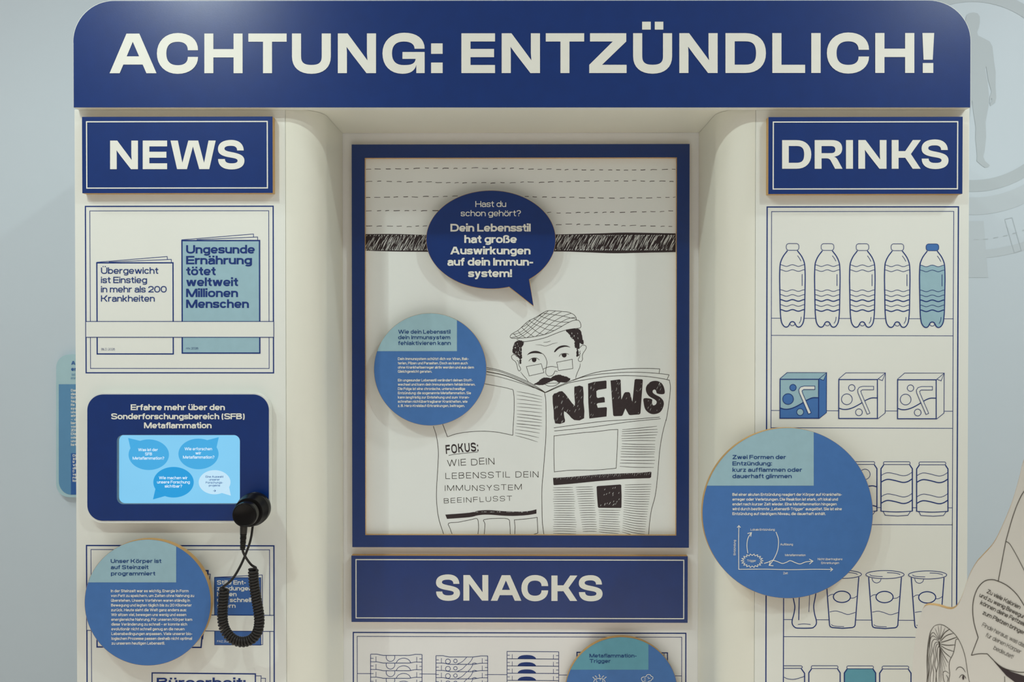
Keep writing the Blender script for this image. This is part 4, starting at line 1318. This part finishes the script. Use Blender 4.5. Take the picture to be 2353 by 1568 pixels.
obj('scratch_mark_drawing', sc, M_PAPER, po)

# ------------------------------------------------------------------ speech bubble sign in front of the poster
YB = 0.176
bb = thing('speech_bubble_sign', 'dark blue oval speech bubble sign over the poster, tail pointing to the reader', 'sign', at(1226, 704, YB))
pts = ell(1128, 551, 149, 113, 96)
# insert the tail
seq = [p for p in ell(1128, 551, 149, 113, 120, 74, 74 + 360 - 21)]
outl = [(1226.3, 704.5)] + [p for p in ell(1128, 551, 149, 113.2, 110, 74, 413.5)]
obj('plywood_board', MB().slab(outl, YB + .0006, YB + 0.010), M_PLY, bb, 'plywood edge')
inn = [(1225.6, 702.6)] + [p for p in ell(1128, 551, 148.3, 112.5, 110, 73.6, 413.9)]
obj('printed_face', MB().slab(inn, YB, YB + .0007), M_BLUE, bb)
obj('small_text', block([('Hast du', 1092.4, 1163.1, 475.8), ('schon gehört?', 1058.8, 1196.9, 497)], 13.6, YB - .0005, 13, 8), M_LETTER, bb, 'light lettering')
obj('bold_text', block([('Dein Lebensstil', 1035, 1219.4, 532.3), ('hat große', 1066.9, 1187.6, 558.5), ('Auswirkungen', 1034.6, 1219, 584.8), ('auf dein Immun-', 1028, 1225.4, 610.6), ('system!', 1076, 1176.5, 637)], 17.6, YB - .0005, 20.5, 4), M_LETTER, bb, 'bold lettering')
obj('standoff', MB().lathe(at(1100, 540, YB + .01), [(-0.0131, .012), (0, .012)], 20), M_METAL, bb)


# ------------------------------------------------------------------ round info discs
def disc(label, cx, cy, R, yf, th, yback, fx, fy, head, hcap, hw_, body, bcap):
    t = thing('round_info_sign', label, 'sign', at(cx, cy + R, yf))
    obj('plywood_board', MB().slab(ell(cx, cy, R, R, 128), yf + .0006, yf + th), M_PLY, t, 'plywood edge')
    obj('printed_face', MB().slab(ell(cx, cy, R - .5, R - .5, 128), yf, yf + .0007), M_MID, t)
    Ri = R - .6
    ang = lambda x, y: math.degrees(math.atan2(y - cy, x - cx))
    a0 = ang(cx - math.sqrt(Ri * Ri - (fy - cy) ** 2), fy)
    a1 = ang(fx, cy - math.sqrt(Ri * Ri - (fx - cx) ** 2))
    if a0 > 0:
        a0 -= 360
    obj('heading_field', MB().fill(ell(cx, cy, Ri, Ri, 48, a0, a1) + [(fx, fy)], yf - .0003), M_LIGHT if hw_ != 'teal' else M_TEAL, t, 'pale teal heading field')
    obj('heading_text', block(head, hcap, yf - .0006, 17, 10), M_HEADTXT, t, 'navy lettering')
    if body:
        obj('body_text', block(body, bcap, yf - .0005, 18, 8), M_LETTER, t, 'white lettering')
    if yback - (yf + th) > .002:
        obj('standoff', MB().lathe(at(cx, cy, yf + th), [(-(yback - yf - th) + (.001 if yback > .1 else .0002), .012), (0, .012)], 20), M_METAL, t)
    return t


xs1 = [254.7 + i * .145 for i in range(12)]
L1 = ['In der Steinzeit war es wichtig, Energie in Form', 'von Fett zu speichern, um Zeiten ohne Nahrung zu', 'überstehen. Unsere Vorfahren waren ständig in', 'Bewegung und legten täglich bis zu 20 Kilometer',
      'zurück. Heute sieht die Welt ganz anders aus:', 'Wir sitzen viel, bewegen uns wenig und essen', 'energiereiche Nahrung. Für unseren Körper kam', 'diese Veränderung zu schnell – er konnte sich',
      'evolutionär nicht schnell genug an die neuen', 'Lebensbedingungen anpassen. Viele unserer bio-', 'logischen Prozesse passen deshalb nicht optimal', 'zu unserem heutigen Lebensstil.']
E1 = [433.3, 446.1, 436.5, 440.5, 428.5, 428.1, 441.7, 430, 424.1, 441.9, 441.3, 378.7]
disc('round blue sign at lower left headed Unser Körper ist auf Steinzeit programmiert', 339.3, 1385.3, 145, -0.029, 0.013, 0.0, 404.8, 1339,
     [('Unser Körper ist', 254.4, 370.7, 1294.3), ('auf Steinzeit', 254.7, 341, 1308.5), ('programmiert', 254.9, 356.7, 1323)], 8.9, 'l',
     [(L1[i], xs1[i], E1[i], 1361.7 + i * 10.94) for i in range(12)], 6.5)
L2 = ['Dein Immunsystem schützt dich vor Viren, Bak-', 'terien, Pilzen und Parasiten. Doch es kann auch', 'ohne Krankheitserreger aktiv werden und aus dem', 'Gleichgewicht geraten.', 'Ein ungesunder Lebensstil verändert deinen Stoff-',
      'wechsel und kann dein Immunsystem fehlaktivieren.', 'Die Folge ist eine chronische, unterschwellige', 'Entzündung: die sogenannte Metaflammation. Sie', 'kann langfristig zur Entstehung und zum Voran-', 'schreiten nichtübertragbarer Krankheiten, wie', 'z. B. Herz-Kreislauf-Erkrankungen, beitragen.']
E2 = [1077.2, 1074.7, 1089, 992.5, 1085.7, 1092, 1069, 1082.3, 1078.5, 1074.2, 1067.8]
B2 = [827.8, 837.8, 847.4, 856.9, 877, 886.7, 896.7, 906.4, 916.3, 926, 935.7]
disc('round blue sign in the recess headed Wie dein Lebensstil dein Immunsystem fehlaktivieren kann', 988.5, 849.2, 129.3, 0.176, 0.010, DB, 1050, 807.4,
     [('Wie dein Lebensstil', 915, 1035.2, 767.2), ('dein Immunsystem', 915, 1034.6, 780), ('fehlaktivieren kann', 915, 1035.9, 793.2)], 9, 'l',
     [(L2[i], 914.2, E2[i], B2[i]) for i in range(11)], 6)
L3 = ['Bei einer akuten Entzündung reagiert der Körper auf Krankheits-', 'erreger oder Verletzungen. Die Reaktion ist stark, oft lokal und', 'endet nach kurzer Zeit wieder. Eine Metaflammation hingegen', 'wird durch bestimmte „Lebensstil-Trigger“ ausgelöst. Sie ist eine', 'Entzündung auf niedrigem Niveau, die dauerhaft anhält.']
E3 = [1934.6, 1925.4, 1922.6, 1934.4, 1897.3]
Y3 = -0.024
d3 = disc('largest round blue sign, on the right column, with a small white diagram', 1809.9, 1179.6, 196, Y3, 0.011, 0.0, 1869.8, 1116.6,
          [('Zwei Formen der', 1683.2, 1806, 1055.5), ('Entzündung:', 1683.2, 1773.8, 1070.1), ('kurz aufflammen oder', 1683.2, 1843, 1084.7), ('dauerhaft glimmen', 1683.2, 1819.3, 1099.3)], 9.3, 'l',
          [(L3[i], 1682.9, E3[i], 1140 + i * 11.06) for i in range(5)], 6.5)
n8 = lambda L: [(1590 + x / 3.563, 960 + y / 3.563) for x, y in L]
dg_ = MB()
q = lambda L, wd=1.7, sm=5: dg_.stroke(n8(L), wd, Y3 - .0005, sm)
q([(384, 888), (382, 1000), (383, 1243)], 1.6)
q([(381, 1243), (600, 1242), (800, 1246), (1000, 1243), (1150, 1244)], 1.6)
q([(370, 901), (384, 885), (398, 901)], 1.6, 0)
q([(1133, 1229), (1152, 1244), (1133, 1259)], 1.6, 0)
q([(457, 1112), (450, 1050), (458, 990), (485, 945)])
q([(455, 950), (487, 942), (481, 975)], 1.7, 0)
q([(688, 937), (708, 1000), (703, 1080), (675, 1150), (635, 1210)])
q([(641, 1178), (632, 1211), (667, 1214)], 1.7, 0)
q([(590, 1195), (625, 1184), (660, 1170), (700, 1180), (740, 1195), (775, 1185), (805, 1172), (845, 1188), (885, 1199), (930, 1183), (985, 1177)])
q([(960, 1159), (990, 1176), (962, 1200)], 1.7, 0)
st_ = []
for i in range(36):
    a = 2 * math.pi * i / 36
    k = 1.0 if i % 2 == 0 else .76
    st_.append((493 + 90 * k * math.cos(a), 1173 + 56 * k * math.sin(a)))
dg_.stroke(n8(st_), 1.5, Y3 - .0005, closed=True)
obj('diagram_drawing', dg_, M_LETTER, d3, 'white hand drawn axes and arrows')
dl = block([('Lokale Entzündung', 1724.7, 1780.3, 1220), ('Auflösung', 1792.9, 1822.1, 1254), ('Metaflammation', 1803.9, 1851, 1278.6), ('Nicht übertragbare', 1879, 1935.8, 1287.9), ('Erkrankungen', 1887, 1928.2, 1296.6),
            ('Trigger', 1716.6, 1737.6, 1291.5), ('Zeit', 1799.6, 1810.3, 1320.2)], 5, Y3 - .0005, 14, 8)
text(dl, 'Entzündung', 1690.3, 1725.2, 1276.4, 5, Y3 - .0005, 14, 8, rot=-math.pi / 2)
obj('diagram_labels', dl, M_LETTER, d3, 'white lettering')
Y4 = DB - 0.020
d4 = disc('round blue sign headed Metaflammation-Trigger, cut off by the bottom edge under SNACKS', 1428, 1594.2, 129.5, Y4, 0.012, DB, 1490, 1539.8,
          [('Metaflammation-', 1354.6, 1463, 1511.7), ('Trigger', 1354.8, 1403, 1524)], 8.5, 'teal', [], 6)
n9 = lambda L: [(1270 + x / 7.353, 1440 + y / 7.353) for x, y in L]
ic = MB()
for L in ([(790, 808), (782, 830), (800, 840), (792, 865)], [(712, 838), (730, 840), (735, 858), (752, 862)], [(672, 858), (690, 860), (695, 878), (715, 886)], [(868, 836), (850, 842), (845, 858), (825, 862)], [(912, 855), (890, 862), (885, 876), (865, 884)]):
    ic.stroke(n9(L), 1.2, Y4 - .0005)
ic.stroke(n9([(690, 960), (700, 920), (720, 895), (760, 882), (800, 880), (845, 890), (875, 915), (888, 960), (890, 1060), (690, 1060)]), 1.3, Y4 - .0005, 4, closed=True)
ic.stroke(n9([(790, 882), (805, 895), (800, 915)]), 1.1, Y4 - .0005, 4).stroke(n9([(740, 900), (735, 925), (760, 940)]), 1.1, Y4 - .0005, 4).stroke(n9([(840, 905), (850, 930), (830, 945)]), 1.1, Y4 - .0005, 4)
obj('brain_icon_drawing', ic, M_LETTER, d4, 'white brain icon with rays')
ic = MB()
ic.stroke(n9([(1500, 895), (1505, 870), (1535, 855), (1570, 855), (1590, 825), (1620, 813), (1650, 822), (1665, 845), (1690, 855), (1692, 885), (1670, 900), (1660, 920), (1630, 925), (1600, 945), (1560, 940), (1520, 930)]), 1.3, Y4 - .0005, 4, closed=True)
ic.stroke(n9([(1545, 880), (1575, 890)]), 1.1, Y4 - .0005).stroke(n9([(1600, 855), (1625, 865)]), 1.1, Y4 - .0005).stroke(n9([(1540, 912), (1575, 915)]), 1.1, Y4 - .0005).stroke(n9([(1610, 885), (1650, 875)]), 1.1, Y4 - .0005)
obj('cloud_icon_drawing', ic, M_LETTER, d4, 'white cloud icon')

# ------------------------------------------------------------------ touch screen station
YS = -0.016
ts = thing('touchscreen_panel', 'rounded blue panel with a lit touchscreen on the left column', 'touchscreen', at(410, 1203, YS))
hole = rrect(268.2, 999.6, 551.6, 1159.5, 15)
face = rrect(200.6, 907, 617.4, 1197.4, 36, 12)
rim = rrect(197.2, 903.6, 620.8, 1202.4, 39, 12)
obj('white_backing_board', MB().slab([rim, rrect(267.6, 999, 552.2, 1160.2, 15)], YS + .0012, -0.0004), M_CREAM, ts, 'white rounded rim')
obj('printed_face', MB().slab([face, hole], YS, YS + .0013), M_BLUE, ts)
YD = -0.0065
obj('opening_rim', MB().slab([rrect(267.8, 999.2, 552, 1159.9, 15), rrect(269.0, 1000.3, 551.2, 1158.8, 14)], YS + .0014, YD + .0004), M_METAL, ts, 'dark edge of the screen opening')
scn = obj('screen', MB().slab(rrect(269, 995, 555, 1160.5, 14), YD, YD + .003), M_SCR, ts, 'lit pale blue screen')
s6 = lambda L: [(100 + x / 3.92, 860 + y / 3.92) for x, y in L]


def bub(cx, cy, rx, ry, tail):
    E_ = ell(cx, cy, rx, ry, 72)
    return [E_, tail]


for (cx, cy, rx, ry, tail, mi) in ((948, 727, 182, 138, [(762, 576), (870, 602), (785, 680)], 0), (1396, 720, 181, 138, [(1579, 569), (1473, 596), (1556, 672)], 0),
                                   (1171, 975, 182, 138, [(986, 1130), (1100, 1098), (1010, 1025)], 1), (1541, 975, 143, 109, [(1687, 1096), (1600, 1070), (1670, 1010)], 2)):
    b_ = MB().fill(s6(ell(cx, cy, rx, ry, 64)), YD - .0003).fill(s6(tail), YD - .0003)
    obj('screen_bubble', b_, M_SB[mi], scn, 'white bubble button' if mi == 2 else None)
k6 = lambda s, a, b, y: (s, 100 + a / 3.92, 100 + b / 3.92, 860 + y / 3.92)
obj('screen_text', block([k6('Was ist der', 852, 1030, 695), k6('SFB', 915, 977, 733), k6('Metaflammation?', 803, 1087, 771), k6('Wie erforschen', 1270, 1518, 687), k6('wir', 1368, 1420, 725), k6('Metaflammation?', 1256, 1539, 762),
                          k6('Wie machen wir', 1039, 1297, 948), k6('unsere Forschung', 1023, 1318, 986), k6('sichtbar?', 1092, 1248, 1023)], 6.7, YD - .0006, 17, 8), M_SW, scn)
tx = block([k6('Eine Auswahl', 1460, 1618, 934), k6('unserer', 1491, 1588, 960), k6('Forschungs-', 1461, 1617, 987), k6('projekte', 1489, 1591, 1013)], 4.7, YD - .0006, 15, 8)
text(tx, '>', 100 + 1528 / 3.92, 100 + 1553 / 3.92, 860 + 1062 / 3.92, 6.5, YD - .0006, 14)
obj('screen_text', tx, M_SN, scn)
obj('heading_text', block([('Erfahre mehr über den', 300.3, 516.8, 943), ('Sonderforschungsbereich (SFB)', 255.6, 562.2, 963.9), ('Metaflammation', 330.9, 486.2, 984.6)], 13.4, YS - .0005, 20, 5), M_LETTER, ts, 'off-white lettering')

# ------------------------------------------------------------------ audio earpiece with coiled cord
ax = at(588, 1166.5, -0.016)
hs = thing('audio_earpiece', 'black single-ear listening piece with coiled cord hanging at the touchscreen corner', 'earpiece', (ax.x, -0.016, ax.z))
c0 = (ax.x, -0.0165, ax.z)
obj('ear_cup', MB().lathe(c0, [(0, .0235), (.002, .0250), (.005, .0254), (.0055, .0246), (.0072, .0246), (.0078, .0257), (.012, .0258), (.0125, .0249), (.0142, .0249), (.0148, .0259), (.022, .0258), (.0225, .0254), (.044, .0228), (.0452, .0222), (.0456, .0195)], 72), M_BLACK, hs, smooth=True)
obj('end_cap', MB().lathe((c0[0], c0[1] - .0452, c0[2]), [(-.0004, .0190), (.019, .0188), (.0208, .0184), (.0216, .0174), (.0217, .0166), (.0212, .0160), (.0212, .0)], 72), M_BLACK, hs, smooth=True)
for o in list(hs.children):
    md = o.modifiers.new('edge', 'EDGE_SPLIT')
    md.split_angle = math.radians(40)
YC = c0[1] - .058
P_ = lambda x, y, Y: tuple(at(x, y, Y))
a, b = Vector(P_(560.5, 1205, YC)), Vector(P_(557.5, 1264, YC + .004))
sp, rd = [], []
for i in range(61):
    t = i / 60
    sp.append(tuple(a.lerp(b, t)))
    base = .0053 - .0016 * t
    rd.append(base * 1.12 if t < .34 else base * (1.12 if int((t - .34) * 36) % 2 == 0 else .80))
obj('strain_relief', MB().tube(sp, rd, 16), M_CORD, hs, 'ribbed cord boot')
# coil centre line (photograph x, y) hanging in a plane in front of the panel
YK = -0.052
right = [(582, 1309.5), (582.5, 1330), (585.5, 1355), (590.5, 1385), (595, 1412), (595.5, 1435), (590, 1456), (577, 1470.5), (558, 1476), (540, 1472), (525, 1460), (515.5, 1444), (511.5, 1425), (511.5, 1400), (513.5, 1375), (515.5, 1353)]
cl = cat(right, 24)
L_ = [0]
for i in range(1, len(cl)):
    L_.append(L_[-1] + math.hypot(cl[i][0] - cl[i - 1][0], cl[i][1] - cl[i - 1][1]))
pitch, R_, steps = 6.75, 0.0061, 18
turns = L_[-1] / pitch
hel = []
j = 0
nst = int(turns * steps)
for i in range(nst + 1):
    s_ = L_[-1] * i / nst
    while j < len(L_) - 2 and L_[j + 1] < s_:
        j += 1
    t = (s_ - L_[j]) / max(1e-6, L_[j + 1] - L_[j])
    x, y = cl[j][0] + (cl[j + 1][0] - cl[j][0]) * t, cl[j][1] + (cl[j + 1][1] - cl[j][1]) * t
    dx, dy = cl[j + 1][0] - cl[j][0], cl[j + 1][1] - cl[j][1]
    l = math.hypot(dx, dy)
    nx, nz = -dy / l, -dx / l           # in-plane normal in world x, z
    ph = 2 * math.pi * i / steps
    p = at(x, y, YK)
    hel.append((p.x + nx * R_ * math.cos(ph), YK + R_ * math.sin(ph), p.z + nz * R_ * math.cos(ph)))
obj('coiled_cord', MB().tube(hel, .00225, 8), M_CORD, hs, 'tightly coiled black cord', smooth=True)


def smooth3(pts, n=8):
    V = [Vector(p) for p in pts]
    out = []
    for i in range(len(V) - 1):
        p1, p2 = V[i], V[i + 1]
        p0 = V[i - 1] if i else 2 * p1 - p2
        p3 = V[i + 2] if i + 2 < len(V) else 2 * p2 - p1
        for k in range(n):
            t = k / n
            out.append(0.5 * (2 * p1 + (p2 - p0) * t + (2 * p0 - 5 * p1 + 4 * p2 - p3) * t * t + (3 * p1 - p0 - 3 * p2 + p3) * t ** 3))
    return out + [V[-1]]


obj('lead_cord', MB().tube(smooth3([P_(557.5, 1260, YC + .004), P_(559, 1270, YC + .005), P_(567, 1285, YC + .008), P_(578, 1299, YK), P_(588, 1306, YK - .003), hel[0]]), .0019, 10), M_CORD, hs, smooth=True)
obj('lead_cord', MB().tube(smooth3([hel[-1], P_(507, 1353, YK), P_(513, 1349, YK - .004), P_(534, 1331, YK), P_(552, 1302, YK + .008), P_(566, 1270, YK + .014), P_(576, 1240, YK + .02), P_(581, 1206, YK + .025), P_(582, 1190, YK + .026)]), .0019, 10), M_CORD, hs, smooth=True)

# ------------------------------------------------------------------ cutout board at the right, in front of the kiosk
QA = math.radians(27)
QP, QN = Vector((0.50, -0.30, 1.0)), Vector((-math.sin(QA), -math.cos(QA), 0))
YQ = (QP, QN, 0.0)
cu = thing('cutout_board', 'white freestanding figure cutout with a drawn woman, in front of the right column', 'cutout', (at(2300, 784, YQ).x, at(2300, 784, YQ).y, 0))
edge = cat([(2420, 900), (2385, 990), (2353, 1058), (2341, 1104), (2323, 1163), (2297, 1224), (2280, 1254), (2259, 1277), (2244, 1294), (2231, 1316), (2221, 1340), (2211, 1370), (2201, 1391), (2190, 1400), (2177, 1400), (2157, 1394), (2139, 1391.5), (2128, 1393), (2121, 1400), (2115.5, 1414), (2108.5, 1437), (2104, 1462), (2100.5, 1491), (2097.5, 1522), (2095.5, 1568), (2093, 1640)], 5)
Wd = [at(p[0], p[1], YQ) for p in edge]
QU = Vector((math.cos(QA), -math.sin(QA), 0))
on = lambda base, u, z: Vector((base.x + QU.x * u, base.y + QU.y * u, z))
Wd += [on(Wd[-1], -.004, .6), on(Wd[-1], -.02, 0.0), on(Wd[-1], .30, 0.0), on(Wd[-1], .33, .9)] + [on(Wd[0], .115 + .10 * math.cos(a), 1.37 + .11 * math.sin(a)) for a in [math.pi * i / 14 * .82 for i in range(15)]]


def tilted_slab(W, f, b):
    tri = tessellate_polygon([[Vector((p.x, p.z, 0)) for p in W]])
    n = len(W)
    return MB().add([p + QN * f for p in W] + [p + QN * b for p in W],
                    list(tri) + [tuple(reversed([i + n for i in t])) for t in tri] + [(i, (i + 1) % n, n + (i + 1) % n, n + i) for i in range(n)])


obj('plywood_board', tilted_slab(Wd, -.0006, -.012), M_PLY, cu, 'plywood edge')
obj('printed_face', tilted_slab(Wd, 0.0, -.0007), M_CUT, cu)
c1, c2 = (QP, QN, .0004), (QP, QN, .0007)
z7 = lambda L: [(2053 + x / 4.78, 1240 + y / 4.78) for x, y in L]
z5 = lambda L: [(1800 + x / 3.92, 1020 + y / 3.92) for x, y in L]
m = MB()
m.stroke(z5([(2260, 330), (2168, 430), (2110, 540), (2060, 680), (2012, 850), (2000, 900), (1935, 1242)]), 1.7, c1, 5)
m.stroke(z5([(2006, 882), (2035, 900), (2065, 945), (2110, 1025), (2168, 1140), (2260, 1330)]), 1.5, c1, 5)
m.stroke(z7([(1500, 850), (1434, 725), (1350, 600), (1250, 510), (1150, 460), (1080, 443), (1000, 460), (930, 530), (885, 640), (870, 770), (885, 920), (930, 1080)]), 1.9, c1, 5)
m.stroke(z7([(930, 1080), (855, 1275)]), 1.7, c1).stroke(z7([(855, 1275), (940, 1258), (1030, 1258)]), 1.7, c1, 4)
m.stroke(z7([(1030, 1258), (1120, 1350), (1200, 1410), (1300, 1445), (1400, 1462), (1520, 1455)]), 1.8, c1, 4)
m.stroke(z7([(1220, 1505), (1223, 1570), (1226, 1700)]), 1.2, c1)
obj('speech_bubble_drawing', m, M_THIN, cu)
obj('dark_wedge_drawing', MB().fill(z7([(1100, 1338), (1180, 1400), (1290, 1452), (1434, 1500), (1560, 1540), (1560, 1700), (1434, 1640), (1330, 1568), (1240, 1500), (1170, 1420)]), c1), M_INK, cu)
wt = MB()
for s_, x0, y0, ln_, w_ in (('Zu viele Kalorien', 1020, 588, 408, 14), ('und zu wenig Bewegung', 938, 628, 590, 14), ('können deine Fettzellen', 948, 712, 600, 14), ('zum Platzen bringen!', 975, 822, 530, 14),
                            ('Finde heraus, was das', 968, 955, 530, 9.5), ('für deinen Körper', 1008, 1068, 430, 9.5), ('bedeutet!', 1095, 1208, 235, 9.5)):
    xx, yy = 2053 + x0 / 4.78, 1240 + y0 / 4.78
    text(wt, s_, xx, xx + ln_ / 4.78, yy, 9.6, c2, w_, 7, rot=math.radians(26.5))
obj('speech_text', wt, M_THIN, cu)
h_ = MB()
H = lambda L, wd=1.2, sm=5, tp=.4: h_.stroke(z7(L), wd, c1, sm, taper=tp)
H([(445, 955), (480, 940), (530, 938), (580, 962), (640, 1010), (695, 1070), (745, 1160), (785, 1280), (805, 1400), (820, 1500), (840, 1600), (850, 1700)], 1.3)
H([(445, 955), (410, 1010), (390, 1090), (375, 1200), (368, 1350), (372, 1480), (365, 1600)], 1.5)
H([(715, 1100), (690, 1098), (680, 1130), (672, 1190), (655, 1260), (620, 1330), (612, 1400), (618, 1480), (610, 1560), (615, 1650)], 1.4)
for a_, b_ in (((500, 1100), (455, 975)), ((503, 1098), (490, 950)), ((506, 1095), (525, 945)), ((508, 1098), (568, 968))):
    H([a_, ((a_[0] + b_[0]) / 2 + 4, (a_[1] + b_[1]) / 2), b_], .9)
H([(512, 1110), (560, 1030), (620, 985)], 1.8)
H([(514, 1122), (580, 1060), (660, 1032)], 1.7)
H([(515, 1135), (600, 1110), (695, 1075)], 1.8)
H([(515, 1150), (590, 1165), (675, 1160)], 1.7)
H([(515, 1165), (580, 1205), (660, 1232)], 1.5)
H([(515, 1178), (560, 1240), (630, 1300)], 1.5)
H([(512, 1185), (545, 1260), (600, 1358)], 1.4)
for L in ([(500, 1105), (470, 1060), (440, 1025), (415, 1040), (400, 1090), (385, 1200), (378, 1330), (385, 1450), (372, 1560), (378, 1650)],
          [(498, 1112), (460, 1075), (430, 1062), (408, 1090), (398, 1160), (402, 1240), (390, 1330), (398, 1420), (385, 1520), (392, 1650)],
          [(498, 1125), (462, 1098), (435, 1110), (418, 1160), (425, 1230), (408, 1320), (418, 1420), (402, 1520), (412, 1650)],
          [(500, 1138), (470, 1130), (450, 1160), (440, 1230), (448, 1300), (432, 1400), (442, 1480), (428, 1650)],
          [(500, 1150), (478, 1155), (462, 1200), (468, 1280), (452, 1380), (470, 1470), (455, 1650)],
          [(503, 1170), (485, 1200), (480, 1290), (490, 1380), (470, 1480), (482, 1650)]):
    H(L, 1.3)
for x1, y1 in ((498, 1600), (515, 1600), (532, 1560), (548, 1500), (566, 1440), (582, 1400)):
    H([(507, 1186), ((507 + x1) / 2 - 1, (1186 + y1) / 2), (x1, y1)], .8)
H([(500, 1120), (506, 1150), (503, 1188)], 3.2, 4, .2)
H([(612, 1475), (575, 1450), (548, 1460), (545, 1500), (560, 1570), (600, 1640)], 1.2)
H([(580, 1490), (600, 1530), (590, 1570)], 1.4)
H([(686, 1440), (705, 1412), (735, 1404), (765, 1420), (790, 1462)], 1.5)
H([(722, 1525), (740, 1497), (762, 1490), (785, 1508), (795, 1532)], 1.5)
obj('woman_line_drawing', h_, M_THIN, cu, 'line drawing of a woman with long tied-back hair')
obj('pupil_drawing', MB().fill(z7(ell(766, 1520, 11, 24, 20)), c2), M_INK, cu)
